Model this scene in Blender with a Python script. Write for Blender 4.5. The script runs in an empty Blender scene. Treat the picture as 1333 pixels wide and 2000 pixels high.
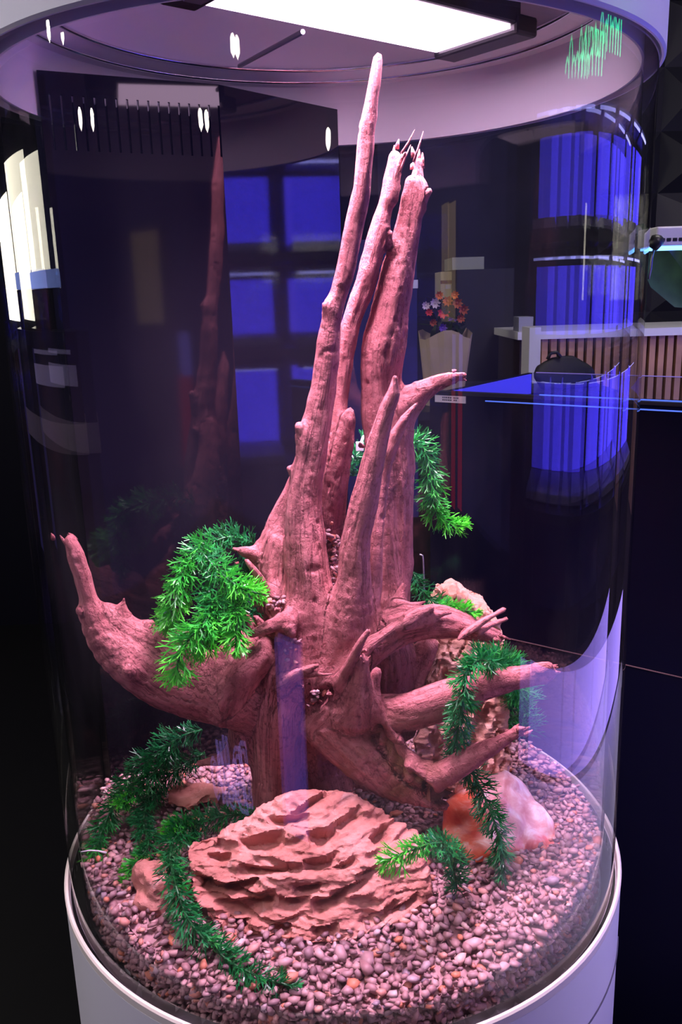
import bpy, bmesh, math, random
import numpy as np
from mathutils import Vector, Matrix, noise as mnoise
from mathutils.bvhtree import BVHTree

C = bpy.context.scene.collection
S = bpy.context.scene
PI = math.pi
rnd = random.Random(7)
rng = np.random.default_rng(7)

# ------------------------------------------------------------------ camera
F, PITCH, ROLL, YAW = 1680.08, 0.248994, -0.029975, 0.010956
CAM = np.array([0.0, -1.0205, 0.6949])
_f = np.array([math.sin(YAW)*math.cos(PITCH), math.cos(YAW)*math.cos(PITCH), -math.sin(PITCH)])
_r = np.array([math.cos(YAW), -math.sin(YAW), 0.0])
_u = np.cross(_r, _f)
RX = _r*math.cos(ROLL) + _u*math.sin(ROLL)
UX = -_r*math.sin(ROLL) + _u*math.cos(ROLL)
FX = _f
cd = bpy.data.cameras.new('camera')
cd.sensor_fit = 'VERTICAL'; cd.sensor_height = 36.0; cd.sensor_width = 24.0
cd.lens = F*36.0/2000.0; cd.clip_start = 0.02; cd.clip_end = 60
cam = bpy.data.objects.new('camera', cd); C.objects.link(cam)
cam.matrix_world = Matrix(((RX[0], UX[0], -FX[0], CAM[0]), (RX[1], UX[1], -FX[1], CAM[1]),
                           (RX[2], UX[2], -FX[2], CAM[2]), (0, 0, 0, 1)))
S.camera = cam

# ------------------------------------------------------------------ world, exposure
w = bpy.data.worlds.new('world'); S.world = w; w.use_nodes = True
bg = w.node_tree.nodes['Background']
bg.inputs['Color'].default_value = (0.26, 0.20, 0.95, 1)
bg.inputs['Strength'].default_value = 0.13
S.view_settings.view_transform = 'Standard'
S.view_settings.look = 'None'
S.view_settings.exposure = 0.0
S.view_settings.gamma = 1.0
S.view_settings.use_curve_mapping = False
LAMP_COL = (1.0, 0.66, 0.95)
LAMP_EMIT = 12.5
BEAM_W = 11.0
BLUE_EMIT = 6.0
WINDOW_EMIT = 9.0


def ray(px, py):
    return FX + RX*(px-666.5)/F - UX*(py-1000.0)/F


def at(px, py, Y):
    """the point of the line of sight through a pixel that lies at world depth Y"""
    d = ray(px, py)
    return CAM + d*((Y-CAM[1])/d[1])


def atz(px, py, z):
    d = ray(px, py)
    return CAM + d*((z-CAM[2])/d[2])


def depth(p):
    return float((np.asarray(p)-CAM) @ FX)


# ------------------------------------------------------------------ object helpers
def link(name, me, mat=None, parent=None):
    o = bpy.data.objects.new(name, me); C.objects.link(o)
    if mat is not None and me is not None:
        for m in (mat if isinstance(mat, (list, tuple)) else [mat]):
            me.materials.append(m)
    if parent is not None:
        o.parent = parent
    return o


def tag(o, label=None, cat=None, group=None, kind=None):
    if label: o['label'] = label
    if cat: o['category'] = cat
    if group: o['group'] = group
    if kind: o['kind'] = kind
    return o


def thing(name, label, cat, loc=(0, 0, 0), group=None):
    o = bpy.data.objects.new(name, None); C.objects.link(o)
    o.location = loc; o.empty_display_size = 0.02
    return tag(o, label, cat, group)


class MB:
    """collects verts and faces (world space), builds one mesh object"""
    def __init__(s): s.v = []; s.f = []
    def add(s, vs, fs):
        n = len(s.v); s.v += [tuple(map(float, q)) for q in vs]; s.f += [tuple(i+n for i in q) for q in fs]; return s
    def box(s, lo, hi, bev=0.0):
        x0, y0, z0 = lo; x1, y1, z1 = hi
        return s.hexa([(x0, y0, z0), (x1, y0, z0), (x1, y1, z0), (x0, y1, z0), (x0, y0, z1), (x1, y0, z1), (x1, y1, z1), (x0, y1, z1)])
    def hexa(s, q):
        return s.add(q, [(3, 2, 1, 0), (4, 5, 6, 7), (0, 1, 5, 4), (1, 2, 6, 5), (2, 3, 7, 6), (3, 0, 4, 7)])
    def lathe(s, prof, n=96, a0=0, a1=2*PI, center=(0, 0), closed=True):
        full = abs(a1-a0-2*PI) < 1e-6
        cnt = n if full else n+1
        base = len(s.v)
        for i in range(cnt):
            a = a0+(a1-a0)*i/n
            for (r, z) in prof:
                s.v.append((center[0]+r*math.cos(a), center[1]+r*math.sin(a), z))
        k = len(prof)
        for i in range(n):
            j = (i+1) % cnt
            for m in range(k if closed else k-1):
                m2 = (m+1) % k
                s.f.append((base+i*k+m, base+j*k+m, base+j*k+m2, base+i*k+m2))
        if not full and closed:
            s.f.append(tuple(base+m for m in range(k))); s.f.append(tuple(base+(cnt-1)*k+m for m in reversed(range(k))))
        return s
    def tube(s, pts, rad, n=10, cap=True):
        pts = [np.asarray(p, float) for p in pts]
        if not hasattr(rad, '__len__'): rad = [rad]*len(pts)
        base = len(s.v)
        t = pts[1]-pts[0]; t /= np.linalg.norm(t)+1e-12
        a = np.cross(t, (0, 0, 1.0))
        if np.linalg.norm(a) < 1e-3: a = np.cross(t, (1.0, 0, 0))
        a /= np.linalg.norm(a)
        for i, p in enumerate(pts):
            t = pts[min(i+1, len(pts)-1)]-pts[max(i-1, 0)]; t /= np.linalg.norm(t)+1e-12
            a = a-t*(a@t); a /= np.linalg.norm(a)+1e-12
            b = np.cross(t, a)
            for k in range(n):
                q = 2*PI*k/n
                s.v.append(tuple(p+rad[i]*(a*math.cos(q)+b*math.sin(q))))
        for i in range(len(pts)-1):
            for k in range(n):
                k2 = (k+1) % n
                s.f.append((base+i*n+k, base+i*n+k2, base+(i+1)*n+k2, base+(i+1)*n+k))
        if cap:
            s.f.append(tuple(base+k for k in reversed(range(n)))); s.f.append(tuple(base+(len(pts)-1)*n+k for k in range(n)))
        return s
    def mesh(s, name, smooth=False):
        me = bpy.data.meshes.new(name); me.from_pydata(s.v, [], s.f); me.validate(); me.update()
        bm = bmesh.new(); bm.from_mesh(me); bmesh.ops.recalc_face_normals(bm, faces=bm.faces); bm.to_mesh(me); bm.free()
        if smooth: me.polygons.foreach_set('use_smooth', [True]*len(me.polygons))
        return me
    def build(s, name, mat, parent=None, smooth=False, bevel=0.0, origin=None):
        me = s.mesh(name, smooth)
        o = link(name, me, mat, parent)
        if origin is not None:
            me.transform(Matrix.Translation(-Vector(origin))); o.location = Vector(origin)
        if parent is not None:
            o.matrix_parent_inverse = Matrix.Translation(-Vector(parent.location))
        if bevel:
            m = o.modifiers.new('bevel', 'BEVEL'); m.width = bevel; m.segments = 2; m.limit_method = 'ANGLE'
        return o


def sharp_smooth(o, ang=0.6):
    me = o.data
    me.polygons.foreach_set('use_smooth', [True]*len(me.polygons))
    try: me.set_sharp_from_angle(angle=ang)
    except Exception: pass
    return o


# ------------------------------------------------------------------ materials
def nodes_mat(name):
    m = bpy.data.materials.new(name); m.use_nodes = True
    nt = m.node_tree
    return m, nt, nt.nodes['Principled BSDF']


def N(nt, t, **kw):
    n = nt.nodes.new(t)
    for k, v in kw.items():
        if k in n.inputs.keys(): n.inputs[k].default_value = v
        else: setattr(n, k, v)
    return n


def ramp(nt, stops):
    r = nt.nodes.new('ShaderNodeValToRGB')
    e = r.color_ramp.elements
    while len(e) < len(stops): e.new(0.5)
    for i, (p, c) in enumerate(stops):
        e[i].position = p; e[i].color = (*c, 1)
    return r


def pbr(name, col, rough=0.5, metal=0.0, spec=0.5, noise=0.0, scale=30.0, bump=0.0, emit=None, estr=0.0):
    m, nt, b = nodes_mat(name)
    b.inputs['Base Color'].default_value = (*col, 1)
    b.inputs['Roughness'].default_value = rough
    b.inputs['Metallic'].default_value = metal
    b.inputs['Specular IOR Level'].default_value = spec
    if noise or bump:
        tc = N(nt, 'ShaderNodeTexCoord')
        nz = N(nt, 'ShaderNodeTexNoise', Scale=scale, Detail=6.0)
        nt.links.new(tc.outputs['Object'], nz.inputs['Vector'])
        if noise:
            r = ramp(nt, [(0.3, tuple(c*(1-noise) for c in col)), (0.7, tuple(min(1, c*(1+noise)) for c in col))])
            nt.links.new(nz.outputs['Fac'], r.inputs['Fac']); nt.links.new(r.outputs['Color'], b.inputs['Base Color'])
        if bump:
            bp = N(nt, 'ShaderNodeBump', Strength=bump, Distance=0.002)
            nt.links.new(nz.outputs['Fac'], bp.inputs['Height']); nt.links.new(bp.outputs['Normal'], b.inputs['Normal'])
    if emit:
        b.inputs['Emission Color'].default_value = (*emit, 1); b.inputs['Emission Strength'].default_value = estr
    return m


def glass_mat(name, tint=(1, 1, 1), f0=0.04, rough=0.0, haze=0.0):
    """clear pane: light passes straight on, the surface mirrors by angle"""
    m = bpy.data.materials.new(name); m.use_nodes = True
    nt = m.node_tree; nt.nodes.clear()
    out = N(nt, 'ShaderNodeOutputMaterial')
    tr = N(nt, 'ShaderNodeBsdfTransparent'); tr.inputs['Color'].default_value = (*tint, 1)
    gl = N(nt, 'ShaderNodeBsdfGlossy'); gl.inputs['Roughness'].default_value = rough
    lw = N(nt, 'ShaderNodeLayerWeight', Blend=0.5)
    p = N(nt, 'ShaderNodeMath', operation='POWER'); p.inputs[1].default_value = 5.0
    ma = N(nt, 'ShaderNodeMath', operation='MULTIPLY_ADD'); ma.inputs[1].default_value = 1-f0; ma.inputs[2].default_value = f0
    mx = N(nt, 'ShaderNodeMixShader')
    L = nt.links.new
    L(lw.outputs['Facing'], p.inputs[0]); L(p.outputs[0], ma.inputs[0]); L(ma.outputs[0], mx.inputs['Fac'])
    L(tr.outputs[0], mx.inputs[1]); L(gl.outputs[0], mx.inputs[2])
    last = mx
    if haze:  # translucent film put in to imitate the lamp's haze on the acrylic
        tc = N(nt, 'ShaderNodeTexCoord')
        mp = N(nt, 'ShaderNodeMapping'); mp.inputs['Scale'].default_value = (1, 1, 0.35)
        nz = N(nt, 'ShaderNodeTexNoise', Scale=9.0, Detail=8.0)
        r = ramp(nt, [(0.45, (0, 0, 0)), (0.85, (haze, haze, haze))])
        df = N(nt, 'ShaderNodeBsdfTranslucent'); df.inputs['Color'].default_value = (.8, .8, .85, 1)
        m2 = N(nt, 'ShaderNodeMixShader')
        L(tc.outputs['Object'], mp.inputs['Vector']); L(mp.outputs[0], nz.inputs['Vector']); L(nz.outputs['Fac'], r.inputs['Fac'])
        L(r.outputs['Color'], m2.inputs['Fac']); L(mx.outputs[0], m2.inputs[1]); L(df.outputs[0], m2.inputs[2])
        last = m2
    L(last.outputs[0], out.inputs['Surface'])
    return m


def emit_mat(name, col, strength):
    m = bpy.data.materials.new(name); m.use_nodes = True
    nt = m.node_tree; nt.nodes.clear()
    out = N(nt, 'ShaderNodeOutputMaterial'); e = N(nt, 'ShaderNodeEmission')
    e.inputs['Color'].default_value = (*col, 1); e.inputs['Strength'].default_value = strength
    nt.links.new(e.outputs[0], out.inputs['Surface'])
    return m


M = {}
M['white'] = pbr('white_lacquer', (.74, .73, .74), .35, noise=.02, scale=4)
M['hood'] = pbr('hood_lacquer', (.74, .74, .80), .35)
M['cream_rim'] = pbr('cream_rim', (.78, .72, .62), .4)
M['black'] = pbr('black_plastic', (.008, .008, .01), .45)
M['black_gloss'] = pbr('black_acrylic', (.006, .005, .008), .04, spec=.75)
M['black_soft'] = pbr('black_acrylic_front', (.006, .005, .008), .05, spec=.28)
M['dark_wall'] = pbr('dark_wall', (.008, .008, .015), .8, spec=.2)
M['floor'] = pbr('dark_floor', (.004, .004, .005), .5, spec=.2)
M['glass'] = glass_mat('acrylic_wall', (.985, .985, .995), .045, haze=.010)
M['tank_glass'] = glass_mat('tank_glass', (.9, .93, 1.0), .05)
M['label'] = pbr('paper_label', (.75, .74, .78), .6)
M['ink'] = pbr('label_ink', (.1, .1, .13), .7)
M['metal'] = pbr('grey_metal', (.3, .3, .33), .35, metal=.8)


def wood_mat():
    m, nt, b = nodes_mat('driftwood'); L = nt.links.new
    at_ = N(nt, 'ShaderNodeAttribute', attribute_name='grain')
    n1 = N(nt, 'ShaderNodeTexNoise', Scale=1.0, Detail=10.0, Roughness=.62)
    L(at_.outputs['Vector'], n1.inputs['Vector'])
    tc = N(nt, 'ShaderNodeTexCoord')
    n2 = N(nt, 'ShaderNodeTexNoise', Scale=9.0, Detail=5.0)
    L(tc.outputs['Object'], n2.inputs['Vector'])
    n3 = N(nt, 'ShaderNodeTexNoise', Scale=130.0, Detail=6.0, Roughness=.65)
    L(tc.outputs['Object'], n3.inputs['Vector'])
    n4 = N(nt, 'ShaderNodeTexNoise', Scale=420.0, Detail=4.0, Roughness=.6)
    L(tc.outputs['Object'], n4.inputs['Vector'])
    r1 = ramp(nt, [(.28, (.28, .085, .088)), (.5, (.50, .172, .178)), (.75, (.62, .25, .25))])
    L(n1.outputs['Fac'], r1.inputs['Fac'])
    r2 = ramp(nt, [(.3, (.68, .60, .60)), (.62, (1, 1, 1))])
    L(n2.outputs['Fac'], r2.inputs['Fac'])
    r3 = ramp(nt, [(.33, (.42, .36, .36)), (.47, (1, 1, 1))])
    L(n3.outputs['Fac'], r3.inputs['Fac'])
    m1 = N(nt, 'ShaderNodeMix', data_type='RGBA', blend_type='MULTIPLY'); m1.inputs['Factor'].default_value = .75
    L(r1.outputs['Color'], m1.inputs['A']); L(r2.outputs['Color'], m1.inputs['B'])
    m2 = N(nt, 'ShaderNodeMix', data_type='RGBA', blend_type='MULTIPLY'); m2.inputs['Factor'].default_value = .7
    L(m1.outputs['Result'], m2.inputs['A']); L(r3.outputs['Color'], m2.inputs['B'])
    mp = N(nt, 'ShaderNodeMapping'); mp.inputs['Scale'].default_value = (1.5, 1.5, .32)
    L(at_.outputs['Vector'], mp.inputs['Vector'])
    n5 = N(nt, 'ShaderNodeTexNoise', Scale=1.3, Detail=5.0, Roughness=.55); L(mp.outputs[0], n5.inputs['Vector'])
    r5 = ramp(nt, [(.455, (1, 1, 1)), (.482, (.25, .2, .2)), (.488, (.25, .2, .2)), (.515, (1, 1, 1))]); L(n5.outputs['Fac'], r5.inputs['Fac'])
    mk = ramp(nt, [(.42, (0, 0, 0)), (.62, (.85, .85, .85))]); L(n2.outputs['Fac'], mk.inputs['Fac'])
    m5 = N(nt, 'ShaderNodeMix', data_type='RGBA', blend_type='MULTIPLY'); L(mk.outputs['Color'], m5.inputs['Factor'])
    L(m2.outputs['Result'], m5.inputs['A']); L(r5.outputs['Color'], m5.inputs['B'])
    m2 = m5
    # weathered ochre heartwood where the attribute says so
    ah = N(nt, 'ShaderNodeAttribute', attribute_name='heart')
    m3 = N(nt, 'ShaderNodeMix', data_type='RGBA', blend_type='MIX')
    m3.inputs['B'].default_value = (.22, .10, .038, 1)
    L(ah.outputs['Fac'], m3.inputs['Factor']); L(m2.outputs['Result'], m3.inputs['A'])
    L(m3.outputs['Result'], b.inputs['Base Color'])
    b.inputs['Roughness'].default_value = .72; b.inputs['Specular IOR Level'].default_value = .25
    b0 = N(nt, 'ShaderNodeBump', Strength=.6, Distance=.003); L(r5.outputs['Color'], b0.inputs['Height'])
    b1 = N(nt, 'ShaderNodeBump', Strength=.9, Distance=.005); L(b0.outputs[0], b1.inputs['Normal']); L(n1.outputs['Fac'], b1.inputs['Height'])
    b2 = N(nt, 'ShaderNodeBump', Strength=.8, Distance=.004); L(n3.outputs['Fac'], b2.inputs['Height']); L(b1.outputs[0], b2.inputs['Normal'])
    b3 = N(nt, 'ShaderNodeBump', Strength=.6, Distance=.0015); L(n4.outputs['Fac'], b3.inputs['Height']); L(b2.outputs[0], b3.inputs['Normal'])
    L(b3.outputs[0], b.inputs['Normal'])
    return m


def rock_mat(name, c0, c1, c2, scale=14.0, bump=.6, white=.35):
    m, nt, b = nodes_mat(name); L = nt.links.new
    tc = N(nt, 'ShaderNodeTexCoord')
    mp = N(nt, 'ShaderNodeMapping'); mp.inputs['Scale'].default_value = (1, 1, 2.2)
    L(tc.outputs['Object'], mp.inputs['Vector'])
    n1 = N(nt, 'ShaderNodeTexNoise', Scale=scale, Detail=8.0, Roughness=.6); L(mp.outputs[0], n1.inputs['Vector'])
    n2 = N(nt, 'ShaderNodeTexNoise', Scale=scale*9, Detail=8.0, Roughness=.65); L(mp.outputs[0], n2.inputs['Vector'])
    n3 = N(nt, 'ShaderNodeTexNoise', Scale=scale*1.7, Detail=10.0, Roughness=.7, Distortion=.8); L(tc.outputs['Object'], n3.inputs['Vector'])
    r = ramp(nt, [(.3, c0), (.5, c1), (.72, c2)]); L(n1.outputs['Fac'], r.inputs['Fac'])
    r3 = ramp(nt, [(.58, (0, 0, 0)), (.68, (white, white, white))]); L(n3.outputs['Fac'], r3.inputs['Fac'])
    mx = N(nt, 'ShaderNodeMix', data_type='RGBA', blend_type='MIX'); mx.inputs['B'].default_value = (.8, .62, .58, 1)
    L(r3.outputs['Color'], mx.inputs['Factor']); L(r.outputs['Color'], mx.inputs['A'])
    L(mx.outputs['Result'], b.inputs['Base Color'])
    b.inputs['Roughness'].default_value = .65; b.inputs['Specular IOR Level'].default_value = .3
    b1 = N(nt, 'ShaderNodeBump', Strength=bump, Distance=.003); L(n2.outputs['Fac'], b1.inputs['Height'])
    L(b1.outputs[0], b.inputs['Normal'])
    return m


def salt_mat():
    m, nt, b = nodes_mat('salt_crystal'); L = nt.links.new
    at_ = N(nt, 'ShaderNodeAttribute', attribute_name='glow_tint')
    tc = N(nt, 'ShaderNodeTexCoord')
    n1 = N(nt, 'ShaderNodeTexNoise', Scale=26.0, Detail=8.0, Roughness=.62, Distortion=1.2); L(tc.outputs['Object'], n1.inputs['Vector'])
    n2 = N(nt, 'ShaderNodeTexNoise', Scale=60.0, Detail=8.0, Roughness=.6); L(tc.outputs['Object'], n2.inputs['Vector'])
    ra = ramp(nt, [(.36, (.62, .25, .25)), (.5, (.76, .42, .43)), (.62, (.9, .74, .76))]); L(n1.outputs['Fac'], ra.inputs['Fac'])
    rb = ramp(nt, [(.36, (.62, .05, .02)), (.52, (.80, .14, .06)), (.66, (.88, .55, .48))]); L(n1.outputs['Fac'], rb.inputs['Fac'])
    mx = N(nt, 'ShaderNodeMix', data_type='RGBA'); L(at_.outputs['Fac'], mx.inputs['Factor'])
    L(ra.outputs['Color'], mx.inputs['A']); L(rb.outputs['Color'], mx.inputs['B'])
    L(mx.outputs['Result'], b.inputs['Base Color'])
    b.inputs['Roughness'].default_value = .32
    b.inputs['Subsurface Weight'].default_value = .08; b.inputs['Subsurface Radius'].default_value = (.03, .008, .005); b.inputs['Subsurface Scale'].default_value = .6
    b1 = N(nt, 'ShaderNodeBump', Strength=.35, Distance=.003); L(n2.outputs['Fac'], b1.inputs['Height'])
    L(b1.outputs[0], b.inputs['Normal'])
    return m


def pebble_mat():
    m, nt, b = nodes_mat('pebbles'); L = nt.links.new
    a = N(nt, 'ShaderNodeAttribute', attribute_name='tone')
    oi = N(nt, 'ShaderNodeObjectInfo')
    ad = N(nt, 'ShaderNodeMath', operation='ADD'); L(a.outputs['Fac'], ad.inputs[0]); L(oi.outputs['Random'], ad.inputs[1])
    fr = N(nt, 'ShaderNodeMath', operation='FRACT'); L(ad.outputs[0], fr.inputs[0])
    r = ramp(nt, [(0.0, (.15, .075, .085)), (.2, (.32, .16, .165)), (.42, (.44, .25, .25)), (.58, (.22, .12, .14)), (.78, (.52, .31, .31)), (.90, (.58, .17, .09)), (.95, (.64, .44, .42)), (1.0, (.2, .14, .2))])
    L(fr.outputs[0], r.inputs['Fac'])
    tc = N(nt, 'ShaderNodeTexCoord')
    nz = N(nt, 'ShaderNodeTexNoise', Scale=160.0, Detail=5.0); L(tc.outputs['Object'], nz.inputs['Vector'])
    rr = ramp(nt, [(.3, (.75, .75, .75)), (.7, (1.1, 1.1, 1.1))]); L(nz.outputs['Fac'], rr.inputs['Fac'])
    mx = N(nt, 'ShaderNodeMix', data_type='RGBA', blend_type='MULTIPLY'); mx.inputs['Factor'].default_value = .8
    L(r.outputs['Color'], mx.inputs['A']); L(rr.outputs['Color'], mx.inputs['B'])
    L(mx.outputs['Result'], b.inputs['Base Color'])
    b.inputs['Roughness'].default_value = .5; b.inputs['Specular IOR Level'].default_value = .35
    return m


def leaf_mat():
    m, nt, b = nodes_mat('plastic_leaf'); L = nt.links.new
    a = N(nt, 'ShaderNodeAttribute', attribute_name='tone')
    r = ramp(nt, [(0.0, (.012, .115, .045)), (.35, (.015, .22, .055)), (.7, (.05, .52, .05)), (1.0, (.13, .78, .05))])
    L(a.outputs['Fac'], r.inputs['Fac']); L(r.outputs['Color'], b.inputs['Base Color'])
    b.inputs['Roughness'].default_value = .3
    out = nt.nodes['Material Output']
    tl = N(nt, 'ShaderNodeBsdfTranslucent'); L(r.outputs['Color'], tl.inputs['Color'])
    mx = N(nt, 'ShaderNodeMixShader'); mx.inputs['Fac'].default_value = .3
    L(b.outputs[0], mx.inputs[1]); L(tl.outputs[0], mx.inputs[2]); L(mx.outputs[0], out.inputs['Surface'])
    return m


M['wood'] = wood_mat()
M['dragon'] = rock_mat('dragon_stone', (.30, .105, .078), (.46, .18, .142), (.57, .26, .215))
M['dragon_pale'] = rock_mat('pale_dragon_stone', (.40, .17, .10), (.58, .30, .22), (.68, .42, .34), 18)
M['salt'] = salt_mat()
M['pebble'] = pebble_mat()
M['leaf'] = leaf_mat()
M['stem'] = pbr('plant_stem', (.015, .12, .03), .4)

# ------------------------------------------------------------------ numpy noise
_perm = rng.integers(0, 2**31, 4096).astype(np.int64)


def vnoise(p):
    p = np.asarray(p, float); i = np.floor(p).astype(np.int64); f = p-i; f = f*f*(3-2*f)
    def h(a, b, c):
        k = (a*73856093) ^ (b*19349663) ^ (c*83492791)
        k = _perm[k & 4095] + k*2654435761
        return ((k >> 7) & 65535)/65535.0
    x, y, z = i[:, 0], i[:, 1], i[:, 2]; u, v, t = f[:, 0], f[:, 1], f[:, 2]
    def L(a, b, s): return a+(b-a)*s
    return L(L(L(h(x, y, z), h(x+1, y, z), u), L(h(x, y+1, z), h(x+1, y+1, z), u), v),
             L(L(h(x, y, z+1), h(x+1, y, z+1), u), L(h(x, y+1, z+1), h(x+1, y+1, z+1), u), v), t)*2-1


def fbm(p, o=4, g=.5):
    p = np.asarray(p, float); s = 0; a = 1; n = 0
    for k in range(o):
        s = s+a*vnoise(p*(2.03**k)+k*17.3); n += a; a *= g
    return s/n


def get_v(me):
    a = np.empty(len(me.vertices)*3); me.vertices.foreach_get('co', a); return a.reshape(-1, 3)


def get_n(me):
    a = np.empty(len(me.vertices)*3, np.float32); me.vertex_normals.foreach_get('vector', a); return a.reshape(-1, 3).astype(float)


def set_v(me, v):
    me.vertices.foreach_set('co', v.ravel()); me.update()


def set_attr(me, name, arr):
    if arr.ndim == 1:
        a = me.attributes.new(name, 'FLOAT', 'POINT'); a.data.foreach_set('value', arr.astype(np.float32))
    else:
        a = me.attributes.new(name, 'FLOAT_VECTOR', 'POINT'); a.data.foreach_set('vector', arr.astype(np.float32).ravel())


def voxel(me, size, smooth=3):
    o = bpy.data.objects.new('tmp', me); C.objects.link(o)
    m = o.modifiers.new('r', 'REMESH'); m.mode = 'VOXEL'; m.voxel_size = size
    if smooth:
        s = o.modifiers.new('s', 'SMOOTH'); s.iterations = smooth; s.factor = .5
    dg = bpy.context.evaluated_depsgraph_get(); dg.update()
    out = bpy.data.meshes.new_from_object(o.evaluated_get(dg))
    bpy.data.objects.remove(o)
    out.polygons.foreach_set('use_smooth', [True]*len(out.polygons))
    return out


# ================================================================== the room
def struct(name, mb, mat, **kw):
    o = mb.build(name, mat, **kw); o['kind'] = 'structure'; return o


FLOOR_Z = -0.85
struct('floor', MB().box((-4, -5, FLOOR_Z-.1), (4, 4.3, FLOOR_Z)), M['floor'])
struct('ceiling', MB().box((-4, -5, 2.4), (4, 4.3, 2.5)), M['dark_wall'])
struct('wall_back', MB().box((.25, 4.0, FLOOR_Z), (4, 4.2, 2.4)), pbr('navy_grey_wall', (.045, .042, .07), .8, noise=.25, scale=3))
struct('wall_left', MB().box((-4, 3.0, FLOOR_Z), (.25, 3.2, 2.4)), pbr('black_wall', (.003, .003, .006), .9, spec=.1))
struct('wall_right', MB().box((2.7, -1.6, FLOOR_Z), (2.9, 4.0, 2.4)), M['dark_wall'])

# ================================================================== the cylinder aquarium
aq = thing('cylinder_aquarium', 'tall clear acrylic cylinder aquarium with white base and white hood', 'aquarium', (0, 0, 0))
ped = MB().lathe([(.3588, -.012), (.3588, -.84), (.30, -.84), (.30, -.03), (.352, -.03), (.352, -.012)], 160).build('pedestal', M['white'], aq)
sharp_smooth(ped)
rim = MB().lathe([(.3588, -.0115), (.3592, -.002), (.3575, .0), (.3545, .0), (.3535, -.003), (.3535, -.0115)], 160).build('pedestal_rim', M['cream_rim'], aq)
sharp_smooth(rim); rim['label'] = 'thin cream upper edge of the white base'
seal = MB().lathe([(.352, -.0295), (.352, -.010), (.336, -.010), (.336, -.0295)], 128).build('black_seal', M['black'], aq)
sharp_smooth(seal)
# seam of the removable door on the right of the base
sm = MB()
pts = []
for i in range(25):
    s = i/24
    a = math.radians(-18-62*s)
    pts.append((.3590*math.cos(a), .3590*math.sin(a), -.098+.0*s))
sm.tube(pts, .0012, 6); sm.build('door_seam', pbr('seam_shadow', (.12, .11, .13), .6), aq)
glass = MB().lathe([(.35, -.010), (.35, .955), (.336, .955), (.336, -.010)], 192).build('acrylic_wall', M['glass'], aq)
sharp_smooth(glass)
glass['label'] = 'clear curved acrylic wall'
hood = MB().lathe([(.3535, .9065), (.3557, .909), (.3557, 1.36), (0.001, 1.36), (0.001, 1.10), (.292, 1.10), (.292, 1.012), (.296, .998), (.318, .988), (.331, .984), (.3352, .984), (.3352, .9575), (.3515, .9575), (.3515, .9065)], 160).build('hood', M['hood'], aq)
sharp_smooth(hood, .5)
ring = MB().lathe([(.3335, .905), (.3335, .962), (.3357, .962), (.3357, .905)], 160).build('inner_collar', pbr('pale_collar', (.70, .70, .76), .3), aq)
sharp_smooth(ring)
tr_ = MB()
for rr_, zz_ in ((.3195, .9872), (.2955, .9975)):
    tr_.lathe([(rr_+.0028*math.cos(2*PI*k/8), zz_+.0028*math.sin(2*PI*k/8)) for k in range(8)], 128)
t_o = tr_.build('trim_ring', pbr('polished_trim', (.80, .80, .88), .12, metal=1.0), aq, smooth=True); t_o['label'] = 'polished ring around the inside of the hood'
# overflow box: two black faces with a corner between them
ofb = bpy.data.objects.new('overflow_box', None); C.objects.link(ofb)
ofb.parent = aq
pA, pK, pB = np.array([-.322, .066]), np.array([-.125, .160]), np.array([.027, .331])
ZT = .953
def vert_panel(mb, p, q, z0, z1, th=.005):
    d = (q-p)/np.linalg.norm(q-p); n = np.array([-d[1], d[0]])*th
    a, b, c, e = p, q, q+n, p+n
    mb.hexa([(*a, z0), (*b, z0), (*c, z0), (*e, z0), (*a, z1), (*b, z1), (*c, z1), (*e, z1)])
left = MB(); vert_panel(left, pA, pK, .0, .868)
for i in range(16):
    pass
left.build('left_panel', M['black_soft'], ofb)
right = MB(); vert_panel(right, pK, pB, .0, ZT)
right.build('right_panel', M['black_gloss'], ofb)
topbar = MB(); vert_panel(topbar, pA, pK, .9285, ZT); topbar.build('top_bar', M['black_soft'], ofb)
NT = 17
for i in range(NT):
    s0 = i/NT; s1 = (i+.80)/NT
    t = MB(); vert_panel(t, pA+(pK-pA)*s0, pA+(pK-pA)*s1, .868, .9285)
    t.build('comb_tooth', M['black_soft'], ofb)
bx = MB(); vert_panel(bx, np.array([-.30, .125]), np.array([-.05, .325]), .0, .93, .004)
bx.build('back_lining', M['black'], ofb)

# LED lamp under the hood
lamp = thing('aquarium_lamp', 'slim black LED lamp glowing pinkish white inside the hood', 'lamp', (.03, -.08, .975))
zL = .981
corner = np.array(atz(853, 106, zL)); eL = np.array(atz(393, 13, zL)); eR = np.array(atz(1000, 60, zL))
ux = (eL-corner); ux /= np.linalg.norm(ux)
vx = np.array([ux[1], -ux[0], 0.0]); 
if vx @ (eR-corner) < 0: vx = -vx
LEN, WID = float((eL-corner) @ ux), float((eR-corner) @ vx)
def lq(a, b, z): return corner+ux*a+vx*b+np.array([0, 0, z])
def lbox(mb, a0, a1, b0, b1, z0, z1):
    mb.hexa([lq(a0, b0, z0), lq(a1, b0, z0), lq(a1, b1, z0), lq(a0, b1, z0), lq(a0, b0, z1), lq(a1, b0, z1), lq(a1, b1, z1), lq(a0, b1, z1)])
hb = MB(); lbox(hb, -.012, LEN+.012, -.006, WID+.006, .006, .045); hb.build('housing', M['black'], lamp, bevel=.003)
for nm, a0, a1 in (('end_cap', -.040, -.002), ('end_cap', LEN+.002, LEN+.045)):
    e = MB(); lbox(e, a0, a1, -.008, WID+.008, -.004, .018); e.build(nm, M['black'], lamp, bevel=.004)
g = MB(); lbox(g, LEN+.012, LEN+.032, .02, .07, -.0055, -.004); g.build('label_outline', M['metal'], lamp, bevel=.0004)
led = MB(); lbox(led, 0, LEN, 0, WID, .002, .006)
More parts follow.
